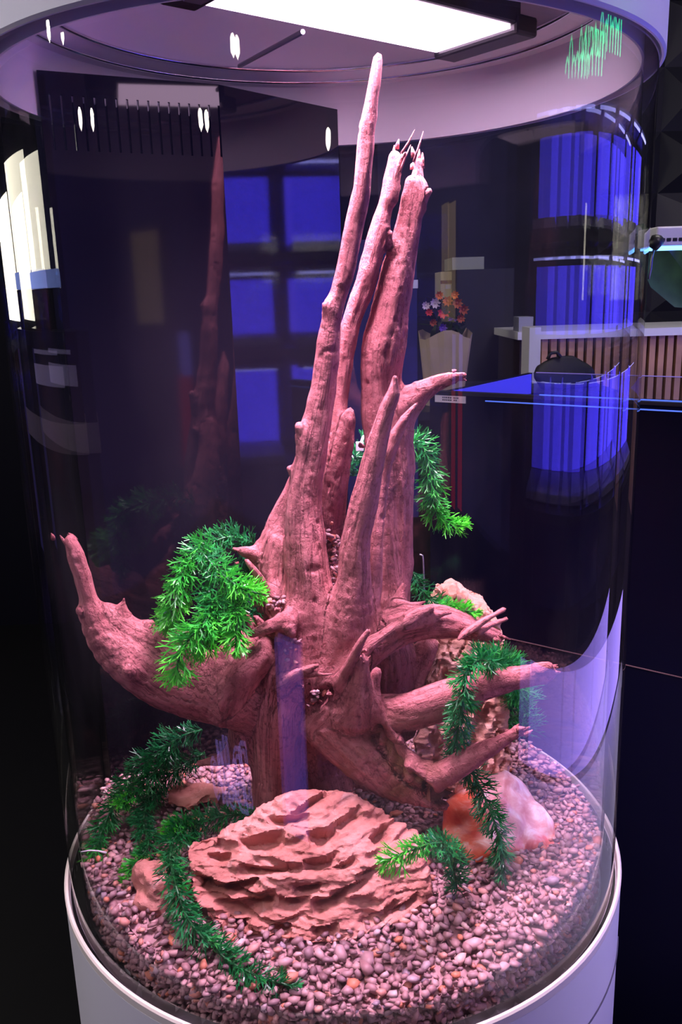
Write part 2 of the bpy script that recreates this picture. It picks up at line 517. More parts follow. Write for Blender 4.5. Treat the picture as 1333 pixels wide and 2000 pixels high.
led.build('led_panel', emit_mat('led_light', LAMP_COL, LAMP_EMIT), lamp)
ld = bpy.data.lights.new('led_beam', 'AREA'); ld.shape = 'RECTANGLE'; ld.size = LEN; ld.size_y = WID
ld.energy = BEAM_W; ld.color = LAMP_COL; ld.spread = math.radians(95)
lo = bpy.data.objects.new('led_beam', ld); C.objects.link(lo); lo.parent = lamp
mid = corner+ux*LEN/2+vx*WID/2
zx = np.array([0, 0, 1.0])
mw = Matrix(((ux[0], -vx[0], 0, mid[0]), (ux[1], -vx[1], 0, mid[1]), (0, 0, 1, zL-.002), (0, 0, 0, 1)))
if np.cross(ux, -vx)[2] < 0:
    mw = Matrix(((ux[0], vx[0], 0, mid[0]), (ux[1], vx[1], 0, mid[1]), (0, 0, 1, zL-.002), (0, 0, 0, 1)))
lo.matrix_parent_inverse = Matrix.Translation(-Vector(lamp.location)); lo.matrix_basis = mw
# thin bracket strut holding the lamp
br = MB(); br.tube([np.array(atz(592, 62, .98)), np.array(atz(468, 129, .994))], .003, 8); br.build('support_rod', M['metal'], lamp)

# ================================================================== gravel
def gz(x, y):
    x = np.asarray(x, float); y = np.asarray(y, float)
    return .020 + .034*np.exp(-((y+.19)/.085)**2)*np.minimum(1, (np.abs(x)/.28))**2 + .024*np.clip((-x-.18)/.14, 0, 1)*np.exp(-((y-.06)/.14)**2) + .013*np.exp(-(x**2+(y+.02)**2)/.05)


nr, na = 28, 120
vs = []; fs = []
for i in range(nr+1):
    r_ = .3240*i/nr
    for k in range(na):
        a = 2*PI*k/na; x, y = r_*math.cos(a), r_*math.sin(a)
        vs.append((x, y, float(gz(x, y))-.006))
for i in range(nr):
    for k in range(na):
        k2 = (k+1) % na
        fs.append((i*na+k, (i+1)*na+k, (i+1)*na+k2, i*na+k2))
b0 = len(vs)
for k in range(na):
    a = 2*PI*k/na; vs.append((.3240*math.cos(a), .3240*math.sin(a), -.028))
for k in range(na):
    k2 = (k+1) % na; fs.append((nr*na+k, b0+k, b0+k2, nr*na+k2))
fs.append(tuple(b0+k for k in range(na)))
bm_ = bmesh.new(); bmesh.ops.create_icosphere(bm_, subdivisions=1, radius=1.0)
bm_.verts.ensure_lookup_table()
ICV = np.array([v.co[:] for v in bm_.verts]); ICF = np.array([[v.index for v in f.verts] for f in bm_.faces]); bm_.free()


def pebble_shape(r):
    """unit pebble: flattened, a little angular"""
    v = ICV.copy()
    v *= 1+.22*r.standard_normal((len(v), 1)).clip(-1.2, 1.2)*.55
    for _ in range(5):
        n = r.standard_normal(3); n /= np.linalg.norm(n); t = r.uniform(.45, .8)
        d = v @ n; v -= np.outer(np.maximum(d-t, 0), n)
    return v*np.array([1.0, r.uniform(.6, .9), r.uniform(.30, .58)])


SHAPES = [pebble_shape(rng) for _ in range(40)]


def rot_rand(r, tilt):
    a = r.uniform(0, 2*PI); b = r.normal(0, tilt); c = r.uniform(0, 2*PI)
    Rz = lambda t: np.array([[math.cos(t), -math.sin(t), 0], [math.sin(t), math.cos(t), 0], [0, 0, 1]])
    Rx = np.array([[1, 0, 0], [0, math.cos(b), -math.sin(b)], [0, math.sin(b), math.cos(b)]])
    return Rz(a) @ Rx @ Rz(c)


SIZE = lambda r: .0049*math.exp(r.normal(0, .27))+.0010
near_list = []; cloud = []
# poisson-ish scatter with a hash grid
def scatter(n_try, rad, zoff, zj, mind):
    cell = mind; grid = {}
    for _ in range(n_try):
        rr = rad*math.sqrt(rng.random()); a = 2*PI*rng.random(); x, y = rr*math.cos(a), rr*math.sin(a)
        if y > .10 + .3*0 and x < -.02 and (y-.16)/(.17) > (x+.125)/.15*1.02 and False: continue
        ci, cj = int(x//cell), int(y//cell); ok = True
        for i in (-1, 0, 1):
            for j in (-1, 0, 1):
                for (px, py) in grid.get((ci+i, cj+j), ()):
                    if (px-x)**2+(py-y)**2 < mind*mind: ok = False; break
                if not ok: break
            if not ok: break
        if not ok: continue
        grid.setdefault((ci, cj), []).append((x, y))
        cloud.append((x, y, float(gz(x, y))+zoff+rng.uniform(-zj, zj), SIZE(rng), .5))
scatter(16000, .3325, -.0042, .0015, .0072)
low_n = len(cloud)
scatter(16000, .3315, .0010, .0022, .0078)
# pebbles pressed against the acrylic, seen from the side
for _ in range(2600):
    a = rng.uniform(-PI-.3, .3)
    q_ = rng.uniform(.3255, .3295); x, y = q_*math.cos(a), q_*math.sin(a)
    zt = float(gz(x, y)); z = -.024+(zt+.02)*rng.random()
    cloud.append((x, y, z, SIZE(rng), 1.2))
# pebbles caught in the crevices of the driftwood
def pocket(px, py, sx, sy, Y, n, sc=1.0):
    for _ in range(n):
        p = at(px+rng.normal(0, sx), py+rng.normal(0, sy), Y+rng.uniform(-.004, .012))
        cloud.append((p[0], p[1], p[2], SIZE(rng)*sc, 1.0))
top = np.array([(c[0], c[1]) for c in cloud[low_n:]])
order = sorted(range(low_n, len(cloud)-2600), key=lambda i: math.hypot(cloud[i][0]-CAM[0], cloud[i][1]-CAM[1]) - .03*abs(cloud[i][0]))
NEAR = set([i for i in order if cloud[i][1] > -.322][:300])
pocket(652, 1078, 9, 20, -.012, 70, .8); pocket(657, 1132, 5, 20, -.03, 34, .75); pocket(572, 1262, 10, 20, -.072, 40, .75)
pocket(545, 1178, 13, 9, -.055, 24, .75); pocket(618, 1362, 8, 8, -.084, 12, .8)
gv = [np.array(vs)]; gf = [list(q) for q in fs]; tone = [np.full(len(vs), .05)]
off = len(vs)
for i, (x, y, z, s, tilt) in enumerate(cloud):
    if i in NEAR: continue
    v = (SHAPES[rng.integers(40)]*s) @ rot_rand(rng, .75*tilt).T + np.array([x, y, z])
    gv.append(v); gf += (ICF+off).tolist(); off += len(v); tone.append(np.full(len(v), rng.random()))
gme = bpy.data.meshes.new('gravel'); gme.from_pydata(np.concatenate(gv).tolist(), [], gf); gme.update()
nbed = nr*na+na+1
gme.polygons.foreach_set('use_smooth', [i >= nbed for i in range(len(gme.polygons))])
set_attr(gme, 'tone', np.concatenate(tone))
gravel = link('gravel', gme, M['pebble'])
tag(gravel, 'bed of small pinkish brown gravel covering the aquarium bottom', 'gravel', kind='stuff')
pm = []
for k in range(16):
    me = bpy.data.meshes.new('pebble'); me.from_pydata(SHAPES[k].tolist(), [], ICF.tolist()); me.update()
    me.polygons.foreach_set('use_smooth', [True]*len(me.polygons))
    set_attr(me, 'tone', np.full(len(SHAPES[k]), k/16.)); me.materials.append(M['pebble']); pm.append(me)
for i in sorted(NEAR):
    x, y, z, s, tilt = cloud[i]
    o = bpy.data.objects.new('pebble', pm[rng.integers(16)]); C.objects.link(o)
    o.matrix_world = Matrix.Translation((x, y, z+.0008)) @ Matrix(rot_rand(rng, .3).tolist()).to_4x4() @ Matrix.Scale(s*1.15, 4)
    tag(o, 'small rounded pebble lying loose at the front edge of the gravel bed', 'pebble', 'pebbles at the front of the gravel bed')

# ================================================================== driftwood
TUBES = []   # (points Nx3, radii N)


def cr(P, step):
    """catmull-rom resample of rows (x,y,z,r)"""
    P = np.asarray(P, float); out = []
    Q = np.vstack([2*P[0]-P[1], P, 2*P[-1]-P[-2]])
    for i in range(1, len(Q)-2):
        p0, p1, p2, p3 = Q[i-1], Q[i], Q[i+1], Q[i+2]
        n = max(1, int(np.linalg.norm((p2-p1)[:3])/step))
        for k in range(n):
            t = k/n
            out.append(.5*(2*p1+(p2-p0)*t+(2*p0-5*p1+4*p2-p3)*t*t+(3*p1-p0-3*p2+p3)*t**3))
    out.append(P[-1])
    out = np.array(out); out[:, 3] = np.maximum(out[:, 3], .0012)
    return out


def branch(rows):
    """rows of (px, py, half width in px, depth Y)"""
    R = []
    for (px, py, rp, Y) in rows:
        p = at(px, py, Y); R.append((*p, rp*depth(p)/F))
    TUBES.append(cr(R, .012)); return len(TUBES)-1


# upright stems
branch([(740, 113, 7, -.03), (733, 160, 11, -.03), (724, 215, 14, -.03), (716, 262, 14, -.03), (713, 305, 15, -.03), (707, 372, 17, -.028), (691, 440, 18, -.026), (673, 540, 19, -.024), (650, 620, 21, -.022), (634, 740, 23, -.02), (617, 840, 28, -.02), (600, 940, 31, -.022), (596, 1010, 36, -.025), (598, 1080, 42, -.03), (603, 1150, 46, -.035), (600, 1230, 52, -.04), (592, 1310, 58, -.045)])
branch([(600, 905, 20, .0), (570, 985, 27, .012), (540, 1060, 32, .015), (530, 1130, 38, .015), (540, 1230, 48, .01)])
branch([(545, 1060, 16, -.01), (535, 1120, 22, -.015), (548, 1190, 28, -.02)])
branch([(770, 306, 10, .02), (764, 340, 13, .02), (752, 400, 15, .02), (736, 460, 17, .022), (712, 555, 19, .024), (683, 640, 17, .026), (671, 740, 14, .028), (656, 840, 17, .03), (650, 920, 20, .03), (648, 1000, 22, .03), (650, 1080, 28, .03), (650, 1180, 40, .02)])
branch([(685, 803, 5, .015), (683, 820, 12, .015), (678, 850, 16, .017), (668, 900, 19, .02), (655, 960, 22, .025), (648, 1020, 22, .028)])
branch([(818, 316, 9, .03), (817, 345, 13, .03), (812, 362, 21, .03), (799, 440, 24, .032), (781, 520, 32, .035), (765, 600, 37, .038), (749, 680, 43, .04), (746, 760, 40, .04), (757, 840, 46, .04), (764, 900, 46, .04), (774, 1000, 33, .035), (770, 1100, 36, .03), (772, 1170, 32, .02)])
branch([(745, 880, 22, .03), (742, 980, 22, .02), (748, 1080, 22, .01), (758, 1170, 22, .0), (750, 1240, 30, -.01)])
branch([(905, 734, 7, .015), (880, 741, 12, .018), (850, 751, 16, .022), (820, 767, 23, .028), (795, 790, 30, .033), (775, 830, 30, .036)])
branch([(772, 738, 6, -.065), (768, 770, 14, -.063), (757, 800, 17, -.06), (740, 860, 20, -.058), (726, 920, 23, -.056), (708, 1000, 28, -.055), (695, 1060, 28, -.055), (690, 1140, 34, -.055), (683, 1200, 46, -.052), (672, 1270, 54, -.05), (640, 1340, 60, -.045)])
branch([(815, 788, 5, -.02), (806, 800, 8, -.02), (790, 820, 11, -.02), (774, 848, 13, -.018), (760, 880, 13, -.015), (750, 930, 11, -.012), (742, 1000, 9, -.02), (735, 1080, 11, -.03), (730, 1160, 16, -.035), (715, 1230, 24, -.04)])
# small knots and stubs
branch([(634, 596, 3, -.03), (644, 602, 6, -.025)]); branch([(584, 832, 5, -.03), (592, 850, 9, -.025), (600, 875, 8, -.022)])
branch([(564, 915, 4, -.015), (574, 920, 5, -.01)]); branch([(841, 374, 5, .02), (832, 382, 7, .025), (822, 400, 8, .03)])
branch([(795, 297, 2, .01), (786, 310, 3, .013), (776, 340, 4, .014), (770, 385, 4, .014)])
branch([(762, 455, 4, .015), (758, 480, 5, .02)]); branch([(703, 866, 3, .0), (708, 872, 5, .02)])
# trunk body
branch([(600, 1230, 60, .0), (570, 1320, 75, .005), (530, 1400, 70, .01), (540, 1480, 52, .012), (548, 1580, 50, .015)])
branch([(590, 1260, 45, -.04), (556, 1340, 40, -.05), (545, 1420, 44, -.045), (545, 1500, 42, -.025), (545, 1575, 42, -.005)])
branch([(680, 1210, 55, .0), (650, 1300, 75, .01), (610, 1390, 80, .015), (620, 1480, 60, .03), (640, 1560, 50, .045)])
branch([(740, 1180, 45, .02), (760, 1300, 50, .05), (740, 1420, 45, .06), (720, 1540, 45, .06)])
branch([(480, 1310, 40, -.01), (500, 1400, 50, .0), (480, 1450, 34, .01), (440, 1480, 14, .01), (388, 1491, 5, .01)])
branch([(520, 1270, 26, -.05), (470, 1330, 30, -.06), (440, 1390, 26, -.045)])
branch([(480, 1255, 26, -.02), (460, 1290, 40, -.03), (440, 1340, 52, -.03)])
# left root
branch([(137, 1057, 12, -.045), (147, 1085, 17, -.045), (160, 1124, 17, -.043), (178, 1185, 18, -.04), (193, 1225, 30, -.037), (228, 1262, 45, -.033), (285, 1300, 60, -.03), (350, 1330, 66, -.025), (430, 1345, 72, -.02), (510, 1350, 80, -.01)])
branch([(210, 1190, 12, -.035), (240, 1220, 22, -.03), (290, 1245, 26, -.028), (350, 1270, 40, -.025)])
branch([(242, 1169, 3, -.035), (240, 1185, 8, -.033), (240, 1208, 13, -.03)]); branch([(298, 1215, 6, -.03), (290, 1222, 9, -.03), (280, 1235, 14, -.03)])
branch([(156, 1193, 4, -.05), (166, 1196, 7, -.045)]); branch([(252, 1310, 9, -.07), (258, 1318, 10, -.06)])
# left stumps beside the stems
branch([(462, 1073, 4, -.0), (480, 1078, 10, .0), (515, 1085, 14, .01)])
branch([(482, 1094, 4, -.05), (495, 1112, 8, -.05), (515, 1138, 10, -.045), (535, 1166, 11, -.035)])
branch([(492, 1238, 6, -.075), (505, 1232, 9, -.078), (530, 1222, 13, -.078), (560, 1212, 16, -.072), (570, 1195, 12, -.06)])
branch([(545, 1215, 14, -.055), (530, 1190, 14, -.045), (540, 1170, 16, -.035)])
branch([(574, 1242, 3, -.084), (566, 1225, 7, -.08), (560, 1210, 8, -.072)]); branch([(480, 1195, 5, -.05), (487, 1215, 6, -.055), (495, 1236, 7, -.06)])
branch([(500, 1205, 4, -.06), (510, 1218, 6, -.06)])
# upper right root (broken slab) and its splinters
branch([(690, 1290, 34, -.04), (730, 1262, 34, -.042), (775, 1232, 32, -.035), (830, 1220, 29, -.028), (885, 1222, 25, -.02), (930, 1235, 16, -.012), (974, 1250, 6, -.008)])
branch([(800, 1205, 17, -.02), (850, 1195, 13, -.012), (895, 1205, 12, -.008), (940, 1230, 10, -.006), (972, 1240, 4, -.004)])
branch([(692, 1295, 8, -.085), (722, 1262, 9, -.08), (752, 1238, 8, -.072), (785, 1215, 7, -.064), (815, 1197, 7, -.056), (843, 1187, 4, -.05)])
branch([(790, 1222, 9, -.062), (830, 1212, 9, -.052), (865, 1198, 6, -.045), (884, 1196, 3, -.04)])
branch([(895, 1250, 3, -.05), (915, 1233, 8, -.042), (950, 1210, 8, -.036), (985, 1190, 5, -.03)])
branch([(930, 1235, 6, -.03), (960, 1220, 5, -.024), (990, 1209, 3, -.02)])
branch([(757, 1225, 14, -.03), (772, 1192, 20, -.02), (782, 1175, 12, -.015), (790, 1142, 4, -.01)])
branch([(772, 1178, 8, -.03), (800, 1182, 5, -.03), (833, 1174, 2, -.025)]); branch([(760, 1215, 20, -.04), (790, 1205, 18, -.04), (830, 1205, 14, -.035)])
# middle right root
branch([(690, 1400, 40, -.045), (745, 1392, 38, -.065), (800, 1388, 37, -.08), (870, 1366, 38, -.085), (950, 1338, 29, -.085), (1020, 1323, 22, -.082), (1058, 1318, 20, -.080), (1073, 1314, 16, -.079)])
branch([(1050, 1308, 8, -.086), (1070, 1302, 5, -.086)])
# lower right forked root
branch([(700, 1350, 22, -.09), (722, 1375, 22, -.09), (738, 1405, 17, -.09), (755, 1440, 15, -.095), (785, 1480, 20, -.1), (815, 1505, 24, -.105), (850, 1515, 27, -.11), (885, 1500, 23, -.115), (930, 1473, 21, -.12), (975, 1450, 16, -.125), (1013, 1428, 11, -.128)])
branch([(795, 1495, 14, -.105), (825, 1522, 18, -.108), (853, 1542, 6, -.112)]); branch([(780, 1448, 4, -.1), (773, 1455, 7, -.098)])
# big lower front root
branch([(625, 1385, 40, -.04), (655, 1415, 55, -.055), (690, 1450, 58, -.065), (740, 1495, 50, -.075), (790, 1535, 33, -.085), (835, 1560, 18, -.095), (872, 1576, 6, -.1)])
branch([(690, 1340, 26, -.075), (660, 1380, 34, -.07), (625, 1415, 34, -.06)])
branch([(745, 1430, 12, -.085), (780, 1480, 12, -.092), (820, 1530, 10, -.1), (862, 1570, 5, -.103)])
# front stub and twigs
branch([(708, 1290, 14, -.105), (706, 1320, 17, -.103), (700, 1355, 25, -.098), (690, 1395, 38, -.085)])
branch([(737, 1312, 7, -.09), (730, 1335, 11, -.088), (720, 1370, 16, -.085)])
branch([(720, 1232, 5, -.118), (705, 1255, 7, -.116), (690, 1283, 8, -.112), (672, 1312, 11, -.102), (660, 1345, 18, -.085)])
branch([(622, 1298, 3, -.115), (595, 1308, 6, -.108), (570, 1322, 10, -.092), (550, 1340, 16, -.075)])
branch([(652, 1316, 2, -.118), (630, 1318, 4, -.116), (605, 1316, 5, -.106), (590, 1318, 6, -.095)])
# brown hollow roots behind
branch([(800, 1350, 24, .05), (815, 1300, 26, .055), (835, 1262, 20, .05)]); branch([(790, 1420, 26, .055), (800, 1350, 26, .055)])


def seg_arrays():
    A, B, RA, RB, T, SA = [], [], [], [], [], []
    for k, t in enumerate(TUBES):
        s = np.concatenate([[0], np.cumsum(np.linalg.norm(np.diff(t[:, :3], axis=0), axis=1))])
        for i in range(len(t)-1):
            A.append(t[i, :3]); B.append(t[i+1, :3]); RA.append(t[i, 3]); RB.append(t[i+1, 3]); T.append(k); SA.append(s[i])
    return map(np.array, (A, B, RA, RB, T, SA))


mb = MB()
for t in TUBES:
    mb.tube(t[:, :3], t[:, 3], 14)
me0 = bpy.data.meshes.new('raw'); me0.from_pydata(mb.v, [], mb.f); me0.update()
wme = voxel(me0, .0025, 2)
A, B, RA, RB, TT, SA = seg_arrays()
AB = B-A; LL = (AB**2).sum(1)+1e-12; LN = np.sqrt(LL)


def wood_field(V, want=False):
    """smooth union of the tapered stems; optionally the stem coordinates"""
    nT = len(TUBES); out = np.empty(len(V)); g = np.empty((len(V), 3)) if want else None
    for c0 in range(0, len(V), 6000):
        v = V[c0:c0+6000]
        lo, hi = v.min(0)-.06, v.max(0)+.06
        d = v[:, None, :]-A[None]
        t = np.clip((d*AB[None]).sum(2)/LL, 0, 1)
        q = d-t[..., None]*AB[None]
        dist = np.sqrt((q**2).sum(2))-(RA+(RB-RA)*t)
        per = np.full((len(v), nT), 1e3)
        for k in range(nT):
            per[:, k] = dist[:, TT == k].min(1)
        srt = np.partition(per, 2, axis=1)[:, :3]; srt.sort(axis=1)
        k_ = .016
        f = srt[:, 0]
        for j in (1, 2):
            h = np.maximum(k_-np.abs(srt[:, j]-f), 0)/k_
            f = np.minimum(f, srt[:, j])-h*h*k_*.25
        out[c0:c0+6000] = f
        if want:
            i = dist.argmin(1); r = np.arange(len(v))
            qq = q[r, i]; s = SA[i]+t[r, i]*LN[i]
            ax = AB[i]/LN[i][:, None]
            g[c0:c0+6000] = np.stack([qq[:, 0]*75, qq[:, 1]*75, s*9+TT[i]*7.7], 1)
            g[c0:c0+6000, 0] += qq[:, 2]*75*np.abs(ax[:, 0]); g[c0:c0+6000, 1] += qq[:, 2]*75*np.abs(ax[:, 1])
    return (out, g) if want else out


V = get_v(wme)
f = wood_field(V)
for _ in range(2):
    n = get_n(wme)
    V = V-n*np.clip(f, -.012, .0)[:, None]*-1.0 if False else V+n*np.clip(-f, 0, .010)[:, None]
    set_v(wme, V)
    f = wood_field(V)
_, grain = wood_field(V, True)
n = get_n(wme)
lump = fbm(V*22, 3)*.0030
gr = fbm(grain*np.array([1.0, 1.0, 1.0]), 4)
ridge = 1-np.abs(fbm(grain*np.array([1.7, 1.7, .8])+31, 3))*2.2
crack = np.clip(ridge-.72, 0, 1)*np.clip(fbm(V*14+9, 2)*2.2, 0, 1)
pit = np.clip(fbm(V*np.array([120, 120, 90])+3, 2)-.42, 0, 1)
disp = lump+gr*.0027-crack*.0075-pit*.006
# hollow of the rotten front root, dark knot hole
def groove(a, b, r, depth_):
    a, b = np.asarray(a), np.asarray(b); ab = b-a
    t = np.clip(((V-a)@ab)/(ab@ab), 0, 1); d = np.linalg.norm(V-a-t[:, None]*ab, axis=1)
    return np.clip(1-d/r, 0, 1)
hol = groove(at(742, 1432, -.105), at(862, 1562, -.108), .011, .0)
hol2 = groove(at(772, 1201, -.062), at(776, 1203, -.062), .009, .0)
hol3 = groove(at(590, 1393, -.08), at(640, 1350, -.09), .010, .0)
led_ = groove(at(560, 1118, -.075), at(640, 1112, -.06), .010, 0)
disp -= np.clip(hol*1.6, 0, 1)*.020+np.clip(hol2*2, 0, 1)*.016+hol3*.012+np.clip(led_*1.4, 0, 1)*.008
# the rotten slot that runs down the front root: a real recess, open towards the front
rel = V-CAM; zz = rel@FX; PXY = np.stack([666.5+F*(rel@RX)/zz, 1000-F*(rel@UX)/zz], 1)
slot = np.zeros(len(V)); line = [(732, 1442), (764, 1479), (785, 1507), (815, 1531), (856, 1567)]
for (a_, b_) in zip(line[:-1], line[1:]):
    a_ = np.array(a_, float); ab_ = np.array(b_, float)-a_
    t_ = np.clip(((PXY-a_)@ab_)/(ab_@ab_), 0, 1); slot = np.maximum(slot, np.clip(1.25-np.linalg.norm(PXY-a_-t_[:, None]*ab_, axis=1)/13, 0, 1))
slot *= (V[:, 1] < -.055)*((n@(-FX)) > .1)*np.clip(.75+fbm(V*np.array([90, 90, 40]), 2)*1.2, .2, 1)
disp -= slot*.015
V = V+n*disp[:, None]
set_v(wme, V)
set_attr(wme, 'grain', grain*.9)
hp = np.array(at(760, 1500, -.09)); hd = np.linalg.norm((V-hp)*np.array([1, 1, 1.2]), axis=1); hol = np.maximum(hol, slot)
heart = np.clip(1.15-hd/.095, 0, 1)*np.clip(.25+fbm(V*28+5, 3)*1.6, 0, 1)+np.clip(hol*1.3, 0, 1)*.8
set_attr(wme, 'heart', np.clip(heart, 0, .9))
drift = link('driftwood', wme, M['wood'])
tag(drift, 'huge reddish brown driftwood stump with upright broken stems and spreading roots', 'driftwood')
drift_bvh = BVHTree.FromPolygons([tuple(q) for q in V], [tuple(p.vertices) for p in wme.polygons])
# frayed splinters on broken ends
def splinters(px, py, Y, dirv, n, ln, spread, wd=.0022):
    o = at(px, py, Y); d0 = np.array(dirv, float); d0 /= np.linalg.norm(d0)
    for i in range(n):
        d = d0+rng.normal(0, spread, 3); d /= np.linalg.norm(d)
        s = o+rng.normal(0, .005, 3)-d*.006; l = ln*rng.uniform(.5, 1.2)
        m_ = MB().tube([s, s+d*l*.5+rng.normal(0, .0008, 3), s+d*l], [wd, wd*.8, wd*.2], 5)
        sp = m_.build('splinter', M['wood'], drift, smooth=True)
        set_attr(sp.data, 'grain', get_v(sp.data)*60); set_attr(sp.data, 'heart', np.zeros(len(sp.data.vertices)))
splinters(818, 316, .03, (0.05, 0, 1), 9, .013, .12, .0032)
splinters(770, 304, .02, (.1, 0, 1), 6, .014, .2, .003)
splinters(790, 306, .012, (.5, 0, 1), 3, .03, .15, .0016)
splinters(137, 1054, -.045, (-.1, -.1, 1), 7, .014, .35, .0028)
splinters(710, 1284, -.105, (.2, -.2, 1), 12, .015, .7, .0016)
splinters(1076, 1312, -.079, (1, -.1, .3), 9, .014, .3, .004)
splinters(1016, 1426, -.128, (1, -.1, .5), 8, .010, .3, .0032)
splinters(980, 1250, -.04, (1, 0, -.2), 4, .014, .2, .003)
splinters(462, 1073, .0, (-1, 0, .1), 3, .008, .2, .003)
splinters(905, 734, .015, (1, 0, .1), 4, .010, .25, .0028)

# ================================================================== rocks
def hull_mesh(pts):
    bm = bmesh.new()
    for p in pts: bm.verts.new(tuple(map(float, p)))
    r = bmesh.ops.convex_hull(bm, input=bm.verts)
    bmesh.ops.delete(bm, geom=[v for v in bm.verts if not v.link_faces], context='VERTS')
    me = bpy.data.meshes.new('hull'); bm.to_mesh(me); bm.free(); return me


def smoothstep(a, b, x):
    t = np.clip((x-a)/(b-a), 0, 1); return t*t*(3-2*t)


def strata_rock(name, pts, mat, label, freq, amp, axis, seed, vox=.0028, pits=1.0, cat='rock', scoops=(), chan=0.0):
    """a layered stone: ledges with hollows under their lips; scoops are (px, py, half width px, half height px)"""
    me = voxel(hull_mesh(pts), vox, 2)
    V = get_v(me); n = get_n(me)
    axis = np.array(axis, float); axis /= np.linalg.norm(axis)
    e1 = np.cross(axis, (0, 1, 0)); e1 /= np.linalg.norm(e1); e2 = np.cross(axis, e1)
    L3 = np.stack([V@e1, V@e2, V@axis], 1)
    base = fbm(L3*np.array([13, 13, 13])+seed, 4)*.011
    t = L3[:, 2]*freq+2.3*fbm(L3*np.array([8, 8, 14])+seed+5, 3)
    fr = t-np.floor(t); lay = np.floor(t)
    q = np.stack([L3[:, 0]*20+lay*3.7, L3[:, 1]*20, lay*1.9], 1)
    sc = smoothstep(-.05, .40, vnoise(q+seed))
    prof = smoothstep(.05, .84, fr)*(1-smoothstep(.84, 1.0, fr))
    t2 = L3[:, 2]*freq*2.6+1.6*fbm(L3*np.array([16, 16, 30])+seed+15, 2); fr2 = t2-np.floor(t2)
    disp = base-amp*prof*(.10+.9*sc)-amp*.20*smoothstep(.3, .9, fr2)*(1-smoothstep(.9, 1, fr2))
    disp -= pits*amp*.7*smoothstep(.30, .52, fbm(L3*np.array([34, 34, 70])+seed+40, 3))
    if chan:
        ch = fbm(L3*np.array([40, 40, 15])+seed+60, 4)
        disp -= chan*(smoothstep(.02, .34, ch)+.6*smoothstep(.12, .2, np.abs(ch+.25)*-1+.2))
    disp += fbm(L3*np.array([55, 55, 110])+seed+70, 4)*.0034
    if scoops:
        bv = BVHTree.FromPolygons([tuple(x) for x in V], [tuple(p.vertices) for p in me.polygons])
        for (px, py, hw, hh) in scoops:
            hit, nn, ii, dd = bv.ray_cast(Vector(CAM), Vector(ray(px, py)).normalized())
            if hit is None: continue
            h = np.array(hit); k = depth(h)/F; nn = np.array(nn)
            up = np.array([-.12, 0, 1.0])-nn*nn[2]; up /= np.linalg.norm(up); rt = np.cross(up, nn)
            d = V-h; near = np.linalg.norm(d, axis=1) < hw*k*1.8
            wob = fbm(V*70+seed, 2)
            u = (d@rt)/(hw*k)+wob*.25; v = (d@up)/(hh*k*1.5)+wob*.35-.25*u*u
            prof2 = np.clip(1-u*u, 0, 1)**.6*smoothstep(-1.25, .62, v)*(1-smoothstep(.62, .95, v))
            disp -= near*prof2*min(.024, .75*hh*k*1.5+.010)
    V = V+n*disp[:, None]
    set_v(me, V)
    n = get_n(me)
    V = V+n*(np.abs(fbm(V*np.array([75, 75, 150])+seed+90, 4))*-.0042+fbm(V*np.array([230, 230, 330])+seed, 2)*.0009)[:, None]
    set_v(me, V)
    me.set_sharp_from_angle(angle=.70)
    o = link(name, me, mat); tag(o, label, cat)
    return o


SCOOPS = [(511, 1650, 46, 15), (392, 1726, 24, 9), (446, 1742, 62, 14), (475, 1780, 60, 15), (505, 1757, 30, 9), (634, 1640, 32, 14), (628, 1688, 36, 10), (604, 1741, 28, 8), (648, 1766, 36, 12),
          (548, 1823, 20, 10), (752, 1632, 30, 11), (727, 1708, 32, 8), (680, 1690, 26, 7), (752, 1792, 42, 10), (637, 1826, 26, 12), (570, 1770, 40, 10), (424, 1670, 24, 8), (560, 1605, 40, 7),
          (680, 1605, 40, 8), (520, 1700, 60, 8), (800, 1770, 34, 8), (690, 1740, 40, 8), (450, 1810, 40, 9), (610, 1570, 50, 6)]
fr_pts = [at(590, 1545, -.13), at(700, 1548, -.115), at(640, 1540, -.09), at(500, 1578, -.13), at(448, 1612, -.14), at(375, 1640, -.15), at(360, 1662, -.17),
          at(372, 1745, -.20), at(445, 1845, -.232), at(480, 1857, -.238), at(600, 1852, -.245), at(660, 1847, -.245), at(760, 1815, -.23), at(845, 1772, -.195),
          at(838, 1700, -.175), at(812, 1622, -.13), at(745, 1592, -.115), at(560, 1700, -.205), at(680, 1690, -.2)]
fr_pts += [(-.15, -.09, .02), (-.05, -.05, .02), (.08, -.09, .02), (-.13, -.21, .02), (0, -.23, .018), (.09, -.17, .02)]
strata_rock('dragon_stone', fr_pts, M['dragon'], 'large reddish layered dragon stone with hollowed ledges lying at the front', 52, .007, (.16, -.10, 1), 3.0, .0019, .5, scoops=SCOOPS)
rr = [at(812, 1470, .0), at(812, 1415, .012), at(850, 1532, -.006), at(900, 1566, -.004), at(975, 1535, .008), at(1004, 1480, .02), at(1000, 1440, .03), at(985, 1380, .035),
      at(992, 1300, .045), at(985, 1235, .055), at(962, 1195, .07), at(905, 1164, .08), at(868, 1166, .08), at(850, 1230, .06), at(835, 1300, .05), at(820, 1360, .035)]
rr += [np.array(p)+np.array([-.005, .075, -.004]) for p in rr[6:14]] + [(.12, .09, .02), (.2, .08, .02), (.10, .02, .02), (.22, .04, .02)]
strata_rock('dragon_stone', rr, M['dragon_pale'], 'tall pale pitted dragon stone standing behind the right roots', 20, .005, (.25, .1, 1), 11.0, .0022, 1.0, chan=.010)
